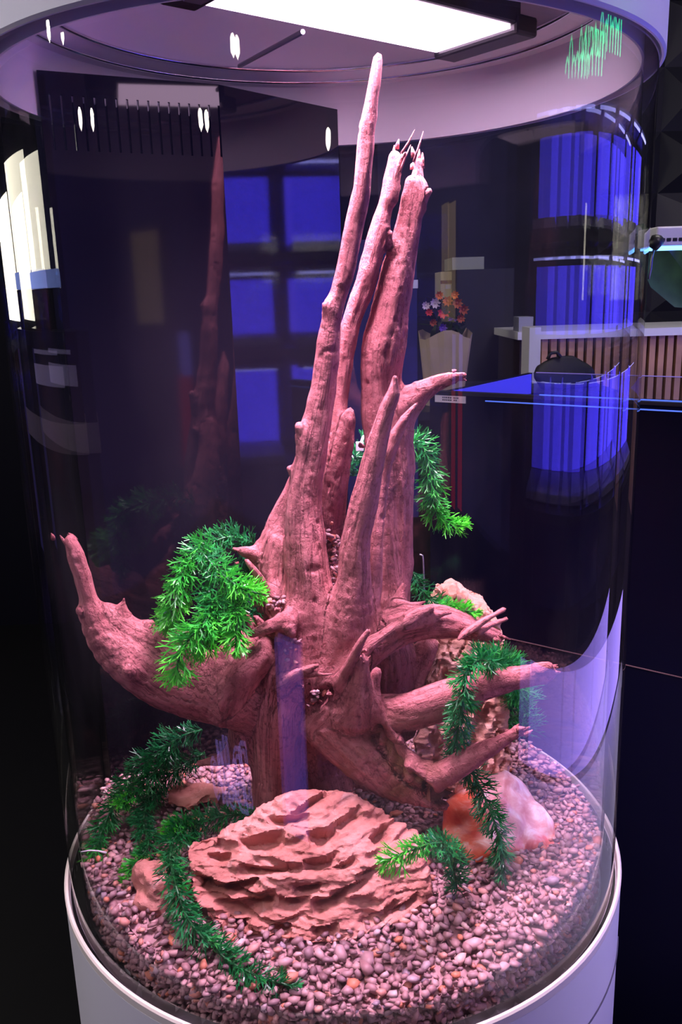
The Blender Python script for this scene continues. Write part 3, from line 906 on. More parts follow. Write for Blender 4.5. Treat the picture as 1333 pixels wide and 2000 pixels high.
sl = [at(264, 1710, -.17), at(275, 1690, -.165), at(310, 1686, -.16), at(345, 1705, -.17), at(350, 1760, -.185), at(338, 1805, -.2), at(300, 1812, -.207), at(268, 1765, -.195),
      at(300, 1740, -.205)] + [(-.21, -.14, .03), (-.17, -.15, .03), (-.19, -.2, .03), (-.16, -.18, .03)]
strata_rock('dragon_stone', sl, M['dragon'], 'small smooth reddish stone left of the large front stone under plant', 22, .005, (.3, -.3, 1), 23.0, .0024, .4)
sb = [at(330, 1535, .03), at(400, 1530, .03), at(420, 1560, .0), at(370, 1585, -.01), at(325, 1570, .0), at(370, 1525, .05)] + [(-.22, .04, .03), (-.15, .05, .03)]
strata_rock('dragon_stone', sb, M['dragon'], 'low dark reddish stone on the gravel behind the left plants', 30, .006, (.1, -.2, 1), 31.0, .0026, .6)

st = [at(862, 1618, -.092), at(867, 1572, -.065), at(905, 1546, -.045), at(945, 1552, -.055), at(958, 1600, -.105), at(966, 1655, -.128), at(905, 1692, -.13), at(938, 1694, -.134),
      at(880, 1680, -.12), at(990, 1503, -.025), at(1032, 1535, -.035), at(1068, 1592, -.06), at(1100, 1650, -.092), at(1085, 1660, -.10), at(1010, 1672, -.12)]
st += [(.15, .0, .02), (.22, .02, .02), (.25, -.04, .02)]
sme = voxel(hull_mesh(st), .0027, 4)
V = get_v(sme); n = get_n(sme)
V = V+n*(fbm(V*18+2, 2)*.009+np.abs(fbm(V*30+8, 2))*.006)[:, None]; set_v(sme, V)
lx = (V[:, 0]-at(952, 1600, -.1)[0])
set_attr(sme, 'glow_tint', np.clip(smoothstep(.010, -.012, lx)*(.9+.8*fbm(V*30+4, 2))*smoothstep(.125, .095, V[:, 2])+smoothstep(.05, .034, V[:, 2])*.8, 0, 1))  # orange-red of light shining through is painted on the left and low side
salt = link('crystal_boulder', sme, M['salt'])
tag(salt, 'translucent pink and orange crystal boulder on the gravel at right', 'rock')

# ================================================================== plants
def plant(name, label, strands, density=1.0):
    """strands: list of (rows of (px, py, half width px, Y or ('z', z)), tone start, tone end, lime tip length fraction)"""
    first = strands[0][0][0]
    def pt(row):
        px, py, rp, q = row
        p = atz(px, py, q[1]) if isinstance(q, tuple) else at(px, py, q)
        return (*p, rp*depth(p)/F)
    root = thing(name, label, 'plant', tuple(pt(first)[:3]))
    for rows, t0, t1, lime in strands:
        P = cr([pt(r_) for r_ in rows], .003)
        ln = len(P)
        stem = MB().tube(P[::2, :3], .0013, 6); stem.build('stem', M['stem'], root, smooth=True)
        vs, fs, tn = [], [], []
        Pm = P[:, :3]; tang = np.gradient(Pm, axis=0); tang /= np.linalg.norm(tang, axis=1)[:, None]+1e-9
        nper = 5.2*density
        for i in range(ln):
            s = i/(ln-1); R = P[i, 3]; t = tang[i]
            a = np.cross(t, (0.3, .2, 1)); a /= np.linalg.norm(a); b = np.cross(t, a)
            m = int(nper)+(rng.random() < nper % 1)
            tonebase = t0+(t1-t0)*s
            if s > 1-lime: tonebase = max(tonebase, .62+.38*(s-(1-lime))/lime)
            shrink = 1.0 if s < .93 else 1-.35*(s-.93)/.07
            for _ in range(m):
                th = rng.uniform(0, 2*PI)
                lean = rng.uniform(.35, .95)
                if s > .95: lean += .7
                d = a*math.cos(th)+b*math.sin(th)+t*lean+np.array([0, 0, -.12]); d /= np.linalg.norm(d)
                Ltot = R*rng.uniform(.75, 1.4)*shrink
                side = np.cross(d, rng.standard_normal(3)); side /= np.linalg.norm(side)+1e-9
                tv = float(np.clip(tonebase+rng.normal(0, .09), 0, 1))
                def seg(p, q, w0, w1, k0, k1):
                    n0 = len(vs); sd = side
                    vs.extend([p-sd*w0, p+sd*w0, q+sd*w1, q-sd*w1]); fs.append((n0, n0+1, n0+2, n0+3))
                    tn.extend([k0, k0, k1, k1])
                o_ = Pm[i]+rng.normal(0, .0006, 3); w_ = .00080+.00022*min(1, tv)
                m1 = o_+d*Ltot*.42
                seg(o_, m1, w_*.9, w_, tv*.8, tv*.92)
                up = np.cross(side, d)
                for sg in (-1, 1):
                    d2 = d+side*sg*.42+up*rng.normal(0, .2); d2 /= np.linalg.norm(d2)
                    m2 = m1+d2*Ltot*.30
                    seg(m1, m2, w_, w_*.95, tv*.92, tv)
                    for sg2 in (-1, 1):
                        d3 = d2+side*sg2*.38+up*rng.normal(0, .25); d3 /= np.linalg.norm(d3)
                        m3 = m2+d3*Ltot*.30*rng.uniform(.7, 1.2)
                        seg(m2, m3, w_*.95, w_*.45, tv, min(1, tv*1.12+.03))
        me = bpy.data.meshes.new('foliage'); me.from_pydata([tuple(q) for q in vs], [], fs); me.update()
        set_attr(me, 'tone', np.array(tn)); 
        fo = link('foliage', me, M['leaf'], root); fo.matrix_parent_inverse = Matrix.Translation(-Vector(root.location)); fo['kind'] = 'stuff'
    return root


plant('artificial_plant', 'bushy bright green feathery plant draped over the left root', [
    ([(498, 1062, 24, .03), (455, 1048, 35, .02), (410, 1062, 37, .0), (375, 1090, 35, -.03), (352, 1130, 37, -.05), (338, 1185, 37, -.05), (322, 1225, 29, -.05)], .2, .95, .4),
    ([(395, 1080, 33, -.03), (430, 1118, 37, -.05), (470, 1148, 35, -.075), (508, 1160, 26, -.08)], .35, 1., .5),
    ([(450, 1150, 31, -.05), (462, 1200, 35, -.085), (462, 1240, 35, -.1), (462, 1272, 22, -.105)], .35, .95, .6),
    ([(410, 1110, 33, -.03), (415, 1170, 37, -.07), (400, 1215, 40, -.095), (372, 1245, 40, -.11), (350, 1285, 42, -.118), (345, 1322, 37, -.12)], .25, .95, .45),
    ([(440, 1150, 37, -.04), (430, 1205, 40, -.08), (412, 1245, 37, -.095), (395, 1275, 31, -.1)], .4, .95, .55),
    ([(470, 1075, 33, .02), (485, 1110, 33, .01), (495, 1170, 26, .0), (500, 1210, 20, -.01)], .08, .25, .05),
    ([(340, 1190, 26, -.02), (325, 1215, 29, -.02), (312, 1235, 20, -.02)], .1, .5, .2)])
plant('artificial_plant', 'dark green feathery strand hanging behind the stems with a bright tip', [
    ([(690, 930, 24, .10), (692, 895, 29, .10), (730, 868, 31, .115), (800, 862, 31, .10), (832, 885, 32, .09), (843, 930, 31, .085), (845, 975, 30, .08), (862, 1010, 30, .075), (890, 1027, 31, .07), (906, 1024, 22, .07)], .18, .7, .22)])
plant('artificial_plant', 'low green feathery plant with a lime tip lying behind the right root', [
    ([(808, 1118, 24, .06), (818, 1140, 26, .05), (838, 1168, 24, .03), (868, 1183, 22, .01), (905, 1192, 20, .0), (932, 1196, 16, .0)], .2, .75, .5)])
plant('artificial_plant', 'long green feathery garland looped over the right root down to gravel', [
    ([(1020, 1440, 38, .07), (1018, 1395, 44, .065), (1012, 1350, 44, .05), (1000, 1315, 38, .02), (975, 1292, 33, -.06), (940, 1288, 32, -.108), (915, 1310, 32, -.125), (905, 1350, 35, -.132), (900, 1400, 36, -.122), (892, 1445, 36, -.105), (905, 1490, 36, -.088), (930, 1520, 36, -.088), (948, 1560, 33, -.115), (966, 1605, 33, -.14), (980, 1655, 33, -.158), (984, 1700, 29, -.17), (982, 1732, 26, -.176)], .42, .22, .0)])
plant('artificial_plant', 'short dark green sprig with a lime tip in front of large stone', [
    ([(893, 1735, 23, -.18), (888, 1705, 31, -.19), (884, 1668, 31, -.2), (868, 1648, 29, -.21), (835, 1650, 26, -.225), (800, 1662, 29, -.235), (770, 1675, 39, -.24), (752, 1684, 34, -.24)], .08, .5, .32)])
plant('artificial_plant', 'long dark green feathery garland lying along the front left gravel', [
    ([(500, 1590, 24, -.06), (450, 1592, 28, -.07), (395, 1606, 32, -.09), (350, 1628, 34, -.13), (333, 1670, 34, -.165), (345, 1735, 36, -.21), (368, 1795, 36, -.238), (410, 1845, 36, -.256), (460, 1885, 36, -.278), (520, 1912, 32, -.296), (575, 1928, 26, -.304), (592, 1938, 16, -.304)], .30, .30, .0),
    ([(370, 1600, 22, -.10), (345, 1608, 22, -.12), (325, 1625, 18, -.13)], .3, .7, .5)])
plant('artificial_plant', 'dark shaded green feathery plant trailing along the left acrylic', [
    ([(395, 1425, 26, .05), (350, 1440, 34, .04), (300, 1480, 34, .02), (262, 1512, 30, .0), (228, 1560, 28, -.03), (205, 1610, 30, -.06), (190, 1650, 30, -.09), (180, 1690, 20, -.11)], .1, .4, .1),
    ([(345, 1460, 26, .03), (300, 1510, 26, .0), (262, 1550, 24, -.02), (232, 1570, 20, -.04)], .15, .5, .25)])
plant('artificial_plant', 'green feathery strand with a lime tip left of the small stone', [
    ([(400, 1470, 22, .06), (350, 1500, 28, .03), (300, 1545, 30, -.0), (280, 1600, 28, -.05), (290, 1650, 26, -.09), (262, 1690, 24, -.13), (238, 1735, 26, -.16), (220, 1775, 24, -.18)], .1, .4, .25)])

tie = MB().tube([at(158, 1664, -.13), at(175, 1661, -.125), at(192, 1662, -.12), at(208, 1666, -.118)], [.0009, .0009, .0009, .0015], 6).build('cable_tie', M['label'], smooth=True)
tag(tie, 'thin white cable tie poking out of the left green plant', 'cable tie')
clp = MB()
p_ = at(703, 872, .085); clp.box(p_-[.005, .004, .006], p_+[.005, .004, .006]); clp.tube([p_, p_+[.006, .012, .012]], .002, 6)
tag(clp.build('plastic_clip', M['label'], bevel=.001), 'tiny white plastic clip holding the plant between the stems', 'clip')
hk = MB().tube([at(820, 1083, .2), at(826, 1085, .2), at(827, 1092, .2), at(829, 1140, .2), at(829, 1190, .2)], .0013, 6).build('wire_hook', M['metal'], smooth=True)
tag(hk, 'thin bent metal wire standing behind the thick stem', 'wire')

# ================================================================== background seen through the acrylic
# black-clad display tank, right behind
PFL = at(840, 769, .62); zt = PFL[2]
E1 = np.array([math.cos(.65), -math.sin(.65), 0]); E2 = np.array([math.sin(.65), math.cos(.65), 0])
TL, TD = .54, .45
bt = thing('display_tank', 'wide black sided open display tank behind the cylinder at right', 'aquarium', (.9, .5, -.85))
def tbox(u0, v0, z0, u1, v1, z1, name, mat, parent=None, mb=None):
    """box in the turned tank's own axes: u along the front, v to the back"""
    q = [PFL*[1, 1, 0]+E1*u+E2*v+np.array([0, 0, z]) for (u, v, z) in ((u0, v0, z0), (u1, v0, z0), (u1, v1, z0), (u0, v1, z0), (u0, v0, z1), (u1, v0, z1), (u1, v1, z1), (u0, v1, z1))]
    if mb is not None: return mb.hexa(q)
    return MB().hexa(q).build(name, mat, parent or bt)
Mfilm = pbr('black_film', (.003, .003, .012), .35, spec=.12)
tbox(0, 0, -.85, TL, .010, zt, 'front_panel', Mfilm)
tbox(0, .010, -.85, .008, TD, zt, 'side_panel', Mfilm)
tbox(.008, .012, zt-.16, .012, TD-.012, zt-.002, 'blue_side_film', pbr('blue_tank_film', (.05, .05, .6), .5, emit=(.07, .06, 1.0), estr=.5))
tbox(.008, TD-.010, -.2, TL, TD, zt, 'back_pane', M['tank_glass'])
tbox(.008, .010, -.85, TL, TD, -.2, 'cabinet', Mfilm)
tbox(.012, .012, zt-.05, TL, TD-.012, zt-.046, 'water_surface', pbr('dark_water', (.008, .008, .04), .03))
tbox(-.003, -.004, zt, TL, .014, zt+.006, 'front_rim', M['black'])
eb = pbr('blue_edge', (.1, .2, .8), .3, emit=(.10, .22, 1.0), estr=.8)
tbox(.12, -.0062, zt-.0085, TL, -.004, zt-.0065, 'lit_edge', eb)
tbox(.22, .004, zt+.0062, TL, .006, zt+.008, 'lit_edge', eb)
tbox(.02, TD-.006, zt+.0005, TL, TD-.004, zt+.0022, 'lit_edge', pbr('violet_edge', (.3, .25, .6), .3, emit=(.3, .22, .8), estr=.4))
def on_front(px, py):
    d = ray(px, py); n = E2; k = ((PFL-CAM)@n)/(d@n); p = CAM+d*k; r = p-PFL
    return r@E1, p[2]
_, zs = on_front(1270, 1308)
tbox(.0, -.002, zs-.0014, TL, 0, zs, 'seam', pbr('seam_line', (.16, .10, .10), .5))
l0, l1 = on_front(851, 771), on_front(911, 788)
lab = tbox(l0[0], -.002, l1[1], l1[0], 0, l0[1], 'price_label', M['label'])
lab['label'] = 'small white printed label'
tx = MB(); lw_ = l1[0]-l0[0]; lh_ = l0[1]-l1[1]
for row in range(2):
    xx = l0[0]+lw_*.25
    for k in range(8 if row == 0 else 7):
        wdt = lw_*rng.uniform(.03, .055); zz = l0[1]-lh_*(.2+.34*row)
        tbox(xx, -.0026, zz-lh_*.2, xx+wdt, -.002, zz, '', None, mb=tx); xx += wdt+lw_*(.02 if k != 4 else .07)
tx.build('print', M['ink'], lab)

# clip lamp above that tank
cl = thing('clip_lamp', 'white slotted tank lamp glowing blue at the right edge', 'lamp', tuple(at(1300, 470, 1.0)))
p0, p1 = at(1268, 446, 1.0), at(1268, 483, 1.0)
hx = p0[0]
MB().box((hx, .95, p1[2]), (hx+.5, 1.07, p0[2])).build('housing', M['white'], cl, bevel=.004)
MB().box((hx+.005, .955, p1[2]-.006), (hx+.5, 1.06, p1[2]-.001)).build('led_strip', emit_mat('blue_led', (.12, .35, 1.0), 5.0), cl)
sw = .006
for k in range(12):
    q = at(1292, 468, .948)
    MB().box((q[0]+k*.0135, .9485, q[2]-.004), (q[0]+k*.0135+.009, .951, q[2]+.003)).build('vent_slot', M['black'], cl)
MB().tube([at(1270, 470, .94), at(1282, 474, .935), at(1290, 468, .94)], [.012, .018, .012], 10).build('clamp', M['black'], cl, smooth=True)
MB().tube([at(1278, 486, .95), at(1274, 505, .95), at(1272, 525, .955), at(1268, 545, .96)], .0025, 6).build('cable', M['metal'], cl, smooth=True)

# dark green leaf behind
lf = thing('potted_plant', 'large dark green leafy plant behind the glowing tank lamp', 'plant', tuple(at(1320, 560, 1.35)))
def leaf_blade(parent, pts, wid, mat):
    vs, fs = [], []
    P = [np.array(p) for p in pts]; n_ = len(P)
    for i, p in enumerate(P):
        s = i/(n_-1); w_ = wid*math.sin(PI*(.08+.88*s))
        t = P[min(i+1, n_-1)]-P[max(i-1, 0)]; sd = np.cross(t, (0, 1, 0.2)); sd /= np.linalg.norm(sd)+1e-9
        vs += [p-sd*w_, p+np.array([0, .012*math.sin(PI*s), 0]), p+sd*w_]
    for i in range(n_-1):
        fs += [(i*3, i*3+1, i*3+4, i*3+3), (i*3+1, i*3+2, i*3+5, i*3+4)]
    MB().add(vs, fs).build('leaf', mat, parent, smooth=True)
MLf = pbr('dark_leaf', (.03, .075, .02), .4, noise=.4, scale=20)
leaf_blade(lf, [at(1250, 440, 1.36), at(1275, 495, 1.36), at(1300, 540, 1.36), at(1335, 580, 1.35), at(1380, 600, 1.34)], .045, MLf)
leaf_blade(lf, [at(1340, 560, 1.40), at(1320, 520, 1.40), at(1325, 470, 1.40), at(1345, 440, 1.40)], .03, MLf)
leaf_blade(lf, [at(1400, 640, 1.40), at(1370, 600, 1.38), at(1335, 575, 1.38), at(1300, 565, 1.38)], .03, MLf)
MB().tube([at(1380, 600, 1.36), at(1400, 700, 1.36), at(1400, 780, 1.36)], .006, 8).build('stem', M['stem'], lf, smooth=True)

# slatted wooden counter with white top
Yc = 2.3
ct = thing('slatted_counter', 'wooden slatted counter with white top behind the black tank', 'counter', (1.6, 2.4, -.85))
cz = at(1290, 655, Yc)[2]; cz2 = at(1290, 640, Yc)[2]; cx = at(1050, 650, Yc)[0]; cl_ = at(1010, 650, Yc)[0]
MB().box((cl_, Yc-.02, cz), (2.66, Yc+.5, cz2)).build('countertop', M['white'], ct)
MB().box((cl_+.02, Yc+.03, -.85), (2.66, Yc+.48, cz)).build('carcass', pbr('dark_backing', (.03, .02, .02), .7), ct)
Wd = pbr('walnut_slat', (.50, .27, .15), .5, noise=.25, scale=8)
xx = cx+.02; k = 0
while xx < 2.55:
    sl_ = MB().box((xx, Yc, -.3), (xx+.022, Yc+.03, cz-.001)).build('slat', Wd, ct); xx += .0345; k += 1
# white post at the counter's end
px0 = at(1034, 700, 2.0)[0]; px1 = at(1056, 700, 2.0)[0]
po = MB().box((px0, 2.0, -.85), (px1, 2.12, at(1040, 640, 2.0)[2])).build('post', M['white']); tag(po, 'white square post left of the slatted counter', 'post')
gp = MB().box((at(1014, 640, 2.33)[0], 2.33, cz2), (at(1042, 640, 2.33)[0], 2.43, at(1030, 619, 2.33)[2])).build('carton', pbr('grey_carton', (.35, .35, .42), .6))
tag(gp, 'small pale grey box standing on the white countertop behind the post', 'box')
# handbag on the counter side
bag = thing('handbag', 'slouched black handbag behind the black tank rim', 'bag', tuple(at(1090, 740, 1.7)))
bo = hull_mesh([at(1040, 735, 1.66), at(1045, 715, 1.7), at(1075, 697, 1.7), at(1120, 692, 1.72), at(1160, 715, 1.72), at(1172, 760, 1.7), at(1060, 765, 1.66), at(1050, 740, 1.85), at(1160, 730, 1.85), at(1110, 696, 1.8)])
bme = voxel(bo, .012, 5); bob = link('body', bme, pbr('black_fabric', (.012, .011, .014), .7), bag); bob.matrix_parent_inverse = Matrix.Translation(-bag.location)
MB().tube([at(1070, 702, 1.7), at(1076, 690, 1.7), at(1088, 688, 1.7), at(1096, 698, 1.7)], .006, 8).build('handle', M['black'], bag, smooth=True)

# bouquet with kraft paper cone
bq = thing('bouquet', 'mixed bouquet of red orange and white flowers in tan paper', 'bouquet', tuple(at(870, 740, 2.3)))
Yb = 2.3
tipc = at(868, 790, Yb); s_ = (Yb-CAM[1])/F
cone = MB(); ring_n = 22
vsq = []
for k in range(ring_n):
    a = 2*PI*k/ring_n; rr_ = (62 if k % 2 == 0 else 57)*s_
    c_ = at(870, 652, Yb); vsq.append(c_+np.array([rr_*math.cos(a)*.85, rr_*math.sin(a)*.7, .018*math.sin(3*a)]))
for k in range(ring_n):
    a = 2*PI*k/ring_n; vsq.append(tipc+np.array([36*s_*math.cos(a), 30*s_*math.sin(a), 0]))
cone.add(vsq, [(k, (k+1) % ring_n, ring_n+(k+1) % ring_n, ring_n+k) for k in range(ring_n)]); cone.f.append(tuple(ring_n+k for k in range(ring_n)))
cone.build('paper_wrap', pbr('kraft_paper', (.48, .36, .25), .7, noise=.1, scale=12), bq)
fc = {'red': (.75, .06, .05), 'orange': (.7, .18, .04), 'white': (.7, .55, .65), 'rust': (.4, .08, .04), 'violet': (.16, .06, .5)}
FM = {k: pbr('petal_'+k, v, .5) for k, v in fc.items()}
for (px, py, r_, c_) in [(866, 610, 13, 'red'), (850, 592, 11, 'white'), (832, 597, 9, 'white'), (874, 588, 11, 'orange'), (893, 592, 11, 'rust'), (905, 605, 11, 'rust'), (858, 577, 9, 'orange'), (888, 576, 9, 'orange'), (900, 622, 9, 'rust'), (838, 610, 8, 'red'), (884, 624, 10, 'violet'), (865, 640, 9, 'violet'), (846, 630, 8, 'rust')]:
    c0 = at(px, py, Yb+rng.uniform(-.05, .08)); mb = MB()
    for k in range(9):
        a = 2*PI*k/9+rng.uniform(-.2, .2); d = np.array([math.cos(a), -.5, math.sin(a)]); d /= np.linalg.norm(d)
        sd = np.cross(d, (0, 1, 0)); sd /= np.linalg.norm(sd); R = r_*s_*1.1
        mb.add([c0, c0+d*R*.5+sd*R*.3, c0+d*R+np.array([0, -.01, 0]), c0+d*R*.5-sd*R*.3], [(0, 1, 2, 3)])
    v0 = ICV*r_*s_*.42+c0
    mb.add(v0, ICF.tolist())
    mb.build('flower', FM[c_], bq, smooth=True)
gl_ = MB()
for k in range(26):
    c0 = at(rng.uniform(828, 912), rng.uniform(608, 662), Yb+rng.uniform(.0, .12)); d = rng.standard_normal(3); d /= np.linalg.norm(d); sd = np.cross(d, rng.standard_normal(3)); sd /= np.linalg.norm(sd)
    gl_.add([c0-d*.05, c0+sd*.015, c0+d*.05, c0-sd*.015], [(0, 1, 2, 3)])
gl_.build('greenery', pbr('bouquet_leaf', (.02, .04, .02), .5), bq)
# cartons and cabinet behind the bouquet
def cbox(name, x0, y0, x1, y1, Y, dy, mat, label, cat, bevel=.0):
    a, b = at(x0, y0, Y), at(x1, y1, Y)
    o = MB().box((a[0], Y, b[2]), (b[0], Y+dy, a[2])).build(name, mat, bevel=bevel); return tag(o, label, cat)
cb = cbox('carton', 861, 531, 912, 580, 2.9, .2, pbr('cream_card', (.72, .62, .38), .6), 'cream box with a brown stripe above the bouquet', 'box')
a, b = at(861, 548, 2.9), at(912, 553, 2.9)
MB().box((a[0], 2.896, b[2]), (b[0], 2.9, a[2])).build('stripe', pbr('brown_stripe', (.25, .12, .07), .6), cb)
for k in range(2):
    q = at(876+k*14, 560, 2.895)
    MB().box((q[0]-.012, 2.893, q[2]-.009), (q[0]+.012, 2.8975, q[2]+.009)).build('sticker', M['label'], cb)
cbox('carton', 884, 503, 946, 525.5, 2.8, .25, pbr('grey_green_card', (.30, .31, .26), .6), 'grey green box on the dark shelf above cream box', 'box')
cbox('shelf_unit', 893, 527, 1000, 742, 2.75, .5, pbr('dark_cabinet', (.014, .013, .018), .5), 'tall dark shelf cabinet right of the bouquet', 'cabinet')
cbox('banner', 650, 470, 818, 1010, 1.55, .03, pbr('navy_panel', (.02, .02, .11), .5), 'upright navy panel standing behind the driftwood stems', 'panel')
cbox('price_tag', 800, 547, 817, 563, 1.545, .004, M['label'], 'small white tag fixed to the navy panel', 'tag')

# what those things stand on, hidden behind the black tank
def stand(name, x0, x1, y0, y1, z, label, cat):
    o = thing(name, label, cat, ((x0+x1)/2, (y0+y1)/2, FLOOR_Z))
    MB().box((x0, y0, z-.03), (x1, y1, z)).build('top', M['black'], o)
    for (a, b) in ((x0+.02, y0+.02), (x1-.05, y0+.02), (x0+.02, y1-.05), (x1-.05, y1-.05)):
        MB().box((a, b, FLOOR_Z), (a+.03, b+.03, z-.03)).build('leg', M['black'], o)
    return o
stand('side_table', tipc[0]-.2, tipc[0]+.2, Yb-.2, Yb+.2, tipc[2], 'low black table carrying the flower bouquet', 'table')
zb_ = min(v.co.z for v in bme.vertices)
xb_ = at(1105, 740, 1.75)[0]
stand('stool', xb_-.13, xb_+.13, 1.62, 1.9, zb_, 'low black stool carrying the black handbag', 'stool')
q0, q1 = at(845, 581, 2.9), at(892, 581, 2.9)
o = MB().box((q0[0], 2.86, q0[2]-.03), (at(893, 581, 2.76)[0]-.002, 3.15, q0[2]-.002)).build('wall_shelf', M['black']); tag(o, 'short black shelf board carrying the cream striped box', 'shelf')

# unseen fill lights added to brighten the counter, hood and base
def fill_light(x, y, sx, sy, col, st, label):
    t = thing('fill_light', label, 'lamp', (x, y, 2.4))
    MB().box((x-sx-.02, y-sy-.02, 2.345), (x+sx+.02, y+sy+.02, 2.40)).build('housing', M['black'], t)
    MB().box((x-sx, y-sy, 2.338), (x+sx, y+sy, 2.344)).build('diffuser', emit_mat('diffuser', col, st), t)
fill_light(1.35, 1.25, .5, .2, (1.0, .93, .88), 17.0, 'added long white fill light brightening the slatted counter')
fill_light(1.5, -.7, .3, .2, (.85, .62, 1.0), 40.0, 'added violet white fill light at the right of the viewer')
fill_light(-1.7, -.9, .4, .4, (1.0, .90, .98), 22.0, 'added square white fill light for the left of the hood')

# faceted triangular wall panels, far right
fw = thing('faceted_wall', 'dark grey wall cladding of triangular facets at the right', 'wall panel', (1.9, 3.6, 0))
FMt = [pbr('facet_grey_%d' % i, c_, .55) for i, c_ in enumerate([(.04, .04, .06), (.07, .066, .085), (.02, .02, .034)])]
ts = .30
for i in range(4):
    for j in range(7):
        X, Z = 1.45+i*ts, .25+j*ts
        cxx = (X+ts*(.3+.4*rng.random()), 3.62-rng.uniform(.03, .10), Z+ts*(.3+.4*rng.random()))
        cs = [(X, 3.7, Z), (X+ts, 3.7, Z), (X+ts, 3.7, Z+ts), (X, 3.7, Z+ts)]
        m_ = MB().add(cs+[cxx], [(0, 1, 4), (1, 2, 4), (2, 3, 4), (3, 0, 4), (3, 2, 1, 0)])
        m_.build('facet', FMt[(i*2+j) % 3], fw)

# ================================================================== the shop to the right, mirrored in the acrylic
rk = thing('tank_rack', 'black steel rack of blue lit aquariums reflected at right', 'rack', (2.2, .4, -.85))
tiers = [(.05, .43), (.51, .79), (.86, 1.19)]
RY0, TW, NCOL = -.86, .42, 6
for z0, z1 in tiers:
    MB().box((1.98, RY0-.02, z0-.045), (2.5, RY0+NCOL*TW+.02, z0-.012)).build('shelf', M['black'], rk)
for c_ in range(0, NCOL+1, 2):
    y = RY0+c_*TW
    MB().box((1.985, y-.018, -.85), (2.02, y+.018, 1.3)).build('upright', M['black'], rk)
blue = emit_mat('blue_glow', (.085, .055, 1.0), BLUE_EMIT); bluew = emit_mat('tank_strip', (.45, .42, 1.0), BLUE_EMIT*1.5)
sand = pbr('white_sand', (.6, .5, .6), .8)
ordn = ['first', 'second', 'third', 'fourth', 'fifth', 'sixth']; tn_ = ['bottom', 'middle', 'top']
proto = None
for ti, (z0, z1) in enumerate(tiers):
    for c_ in range(NCOL):
        y = RY0+c_*TW+.03; h = z1-z0
        lb = 'blue lit aquarium on the %s shelf of the rack, %s column from the front' % (tn_[ti], ordn[c_])
        t_ = thing('rack_aquarium', lb, 'aquarium', (2.24, y+.18, z0-.012), 'blue lit aquariums on the rack')
        MB().box((2.06, y, z0-.01), (2.44, y+.36, z0)).build('bottom_pane', M['black'], t_)
        MB().box((2.42, y+.004, z0+.03), (2.43, y+.356, z1-.03)).build('glow_panel', blue, t_)  # back panel glows in place of blue LED light falling on it
        MB().box((2.06, y+.004, z0), (2.42, y+.356, z0+.028)).build('sand_bed', sand, t_)
        MB().box((2.05, y, z0-.01), (2.056, y+.36, z1-.01)).build('front_pane', M['tank_glass'], t_)
        MB().box((2.05, y, z1-.01), (2.44, y+.36, z1+.012)).build('lid', M['black'], t_)
        MB().box((2.10, y+.02, z1-.018), (2.125, y+.34, z1-.011)).build('light_bar', bluew, t_)

pl_ = thing('lit_plinth', 'glowing violet plinth under the aquarium rack', 'plinth', (2.2, .4, -.85))
MB().box((1.985, RY0+.03, -.83), (2.3, RY0+NCOL*TW-.03, -.46)).build('glowing_front', emit_mat('violet_front', (.36, .24, 1.0), 4.2), pl_)
MB().box((1.98, RY0+.02, -.458), (2.4, RY0+NCOL*TW-.02, -.42)).build('top', M['black'], pl_)
fm = MB().box((.95, -.9, FLOOR_Z), (1.95, 1.9, FLOOR_Z+.012)).build('bounce_mat', pbr('pale_mat', (.75, .75, .8), .6)); tag(fm, 'added pale mat bouncing violet light in front of the aquarium rack', 'mat')  # unseen surface added so the acrylic mirrors a violet veil
lc = thing('light_column', 'blue glowing floor column mirrored as a stripe in the front acrylic', 'lamp', (-.47, -1.78, -.85))
MB().box((-.61, -1.80, -.80), (-.35, -1.76, -.22)).build('glowing_panel', emit_mat('column_blue', (.30, .16, 1.0), 1.5), lc)
MB().box((-.63, -1.82, -.85), (-.33, -1.74, -.80)).build('foot', M['black'], lc)

# neon script sign above the rack
ns = thing('neon_sign', 'green neon script sign glowing above the aquarium rack', 'sign', (2.0, 0, 1.2))
nsx = 1.95
NG = emit_mat('green_neon', (.03, 1.0, .35), 13.0)
def script_stroke(y0, y1, zb, hs):
    pts = []
    n_ = len(hs)
    for i, h in enumerate(hs):
        for k in range(6):
            t = (i+k/6)/n_; yy = y0+(y1-y0)*t+.012*math.sin(2*PI*k/6)
            pts.append((1.95, yy, zb+h*.5*(1-math.cos(2*PI*k/6))))
    return pts
MB().tube(script_stroke(.34, .02, 1.28, [.16, .07, .10, .07, .12, .07]), .0075, 6).build('neon_word', NG, ns, smooth=True)
MB().tube(script_stroke(.0, -.36, 1.22, [.17, .06, .12, .06, .05, .10, .05]), .0075, 6).build('neon_word', NG, ns, smooth=True)
MB().box((1.955, -.42, 1.17), (1.965, .42, 1.175)).build('mounting_rail', M['black'], ns)

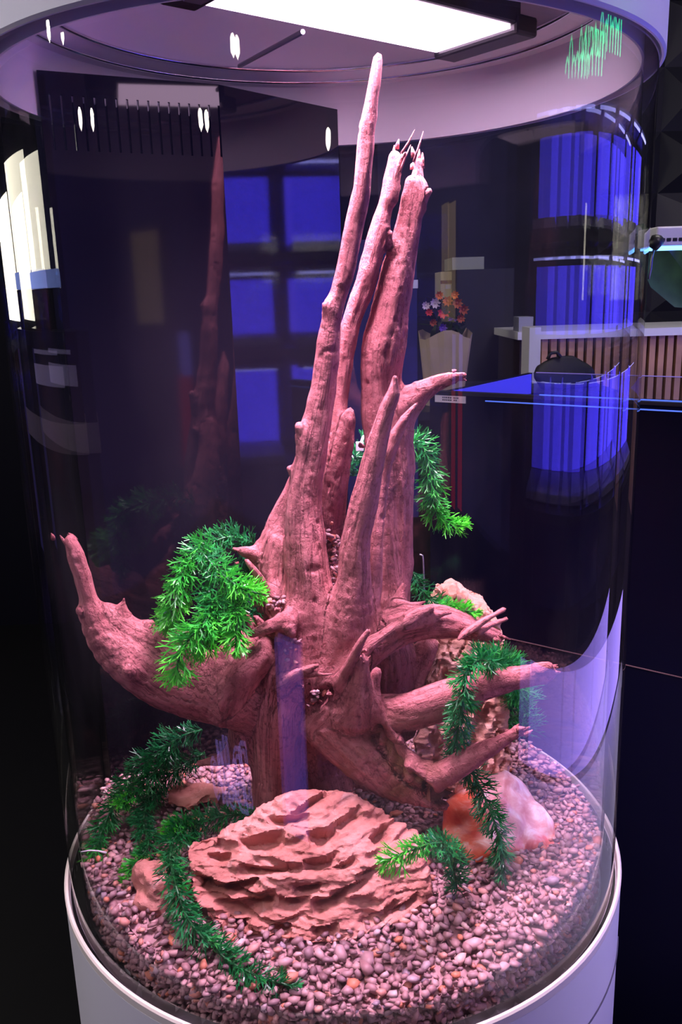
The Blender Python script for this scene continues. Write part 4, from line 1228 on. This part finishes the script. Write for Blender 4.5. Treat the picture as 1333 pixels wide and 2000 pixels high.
# ================================================================== the shop to the left, mirrored in the acrylic
win = thing('shop_window', 'bright warm lit shop window reflected at the far left', 'window', (-2.76, 1.3, .8))
wm = emit_mat('daylight_pane', (1.0, .93, .74), WINDOW_EMIT)
MB().box((-2.76, .55, .80), (-2.75, 1.35, 1.22)).build('pane', wm, win)
MB().box((-2.76, 1.40, .62), (-2.75, 2.4, 1.12)).build('pane', wm, win)
MB().box((-2.76, .30, .66), (-2.75, .38, 1.02)).build('pane', wm, win)
MB().box((-2.80, .15, .50), (-2.765, 2.6, 1.45)).build('frame', M['dark_wall'], win)
co = thing('reception_counter', 'dark reception counter with a white label reflected at left', 'counter', (-2.4, .6, -.85))
MB().box((-2.7, -.3, .30), (-2.4, 1.5, .60)).build('dark_fascia', pbr('navy_fascia', (.015, .015, .05), .3), co)
MB().box((-2.7, -.32, .20), (-2.38, 1.52, .30)).build('pale_band', pbr('pale_band', (.6, .5, .55), .5), co)
MB().box((-2.68, -.28, -.85), (-2.42, 1.48, .20)).build('carcass', M['black'], co)
MB().box((-2.40, .05, .42), (-2.396, .85, .49)).build('white_label', pbr('lit_label', (.8, .75, .85), .5, emit=(.5, .4, .9), estr=.5), co)
MB().box((-2.398, .15, .525), (-2.395, .8, .54)).build('lettering', pbr('lit_letters', (.8, .75, .85), .5, emit=(.4, .35, .8), estr=.5), co)
tb = thing('counter_aquarium', 'small aquarium with a blue lit top on the reception counter', 'aquarium', (-2.5, .7, .6))
MB().box((-2.6, .25, .60), (-2.42, 1.25, .74)).build('tank_body', M['black_gloss'], tb)
MB().box((-2.6, .25, .742), (-2.415, 1.25, .80)).build('lit_cover', emit_mat('blue_cover', (.3, .4, 1.0), 3.0), tb)

# small globe lamps on cords whose glints show on the acrylic
def globe(p, label, mat, r=.05, group='hanging globe lamps'):
    t = thing('hanging_lamp', label, 'lamp', (p[0], p[1], 2.4), group)
    MB().add(ICV*r+np.array(p), ICF.tolist()).build('globe', mat, t, smooth=True)
    MB().tube([(p[0], p[1], p[2]+r*.8), (p[0], p[1], 2.4)], .005, 6).build('cord', M['black'], t)
    MB().lathe([(.02, p[2]+r*.75), (.02, p[2]+r*1.5), (.001, p[2]+r*1.5)], 12, center=(p[0], p[1]), closed=False).build('cap', M['black'], t)
spot_e = emit_mat('spot_bulb', (1.0, .93, .75), 45.0)
for p, l in [((-3.3, -.4, 1.72), 'small warm hanging globe lamp nearest the shop window'), ((-1.35, -3.16, 1.66), 'small warm hanging globe lamp highest behind the viewer'), ((-3.26, -.95, 1.41), 'small warm hanging globe lamp low over the left aisle'),
             ((-1.93, -2.89, 1.4), 'small warm hanging globe lamp low behind the viewer at left'), ((.15, -3.51, 1.32), 'small warm hanging globe lamp straight behind the viewer')]:
    globe(p, l, spot_e)
globe((-3.27, .68, 1.33), 'bright blue white hanging globe lamp above the reception counter', emit_mat('blue_bulb', (.25, .35, 1.0), 60.0), .09, 'hanging coloured lamps')

# added glowing stand-ins for a pillar and a figure mirrored in the overflow panel
am = thing('glow_pillar', 'beige pillar with added amber glow mirrored in the black panel', 'lamp', (1.85, -2.32, .8))
MB().box((1.80, -2.41, .58), (1.81, -2.23, 1.0)).build('glowing_front', emit_mat('amber_glow', (1.0, .68, .36), 1.3), am)
MB().box((1.81, -2.42, -.85), (1.87, -2.22, 1.01)).build('case', M['black'], am)
rb = thing('glow_figure', 'added red banner with violet glowing top standing in for a figure', 'banner', (1.85, -2.1, -.85))
MB().box((1.80, -2.15, -.10), (1.81, -2.06, .34)).build('red_glow', emit_mat('red_glow_mat', (1.0, .01, .03), 1.6), rb)
MB().box((1.80, -2.13, .34), (1.81, -2.06, .54)).build('violet_panel', emit_mat('violet_glow_mat', (.25, .2, 1.0), 3.5), rb)
MB().box((1.81, -2.15, -.85), (1.83, -2.06, .56)).build('pole', M['black'], rb)

# outline word low on the left, mirrored dimly in the front acrylic
tc_ = bpy.data.curves.new('word', 'FONT'); tc_.body = 'Bello'; tc_.size = .27; tc_.extrude = .004; tc_.fill_mode = 'NONE'; tc_.bevel_depth = .006; tc_.bevel_resolution = 0
to_ = bpy.data.objects.new('tmp_word', tc_); C.objects.link(to_)
wm_ = bpy.data.meshes.new_from_object(to_.evaluated_get(bpy.context.evaluated_depsgraph_get())); bpy.data.objects.remove(to_)
sg = thing('outline_sign', 'dim violet outline lettering on a low black board behind the viewer', 'sign', (-1.2, -1.5, -.85))
X_ = Vector((-.66, 0, -.18)).normalized(); Y_ = Vector((-.18, 0, .66)).normalized(); Z_ = X_.cross(Y_)
wm_.transform(Matrix(((X_[0], Y_[0], Z_[0], -.86), (X_[1], Y_[1], Z_[1], -1.49), (X_[2], Y_[2], Z_[2], -.66), (0, 0, 0, 1))))
wo = link('lettering', wm_, emit_mat('violet_outline', (.42, .28, 1.0), 3.0), sg); wo.matrix_parent_inverse = Matrix.Translation(-sg.location)
MB().box((-1.75, -1.53, FLOOR_Z), (-.75, -1.51, -.35)).build('board', M['black'], sg)
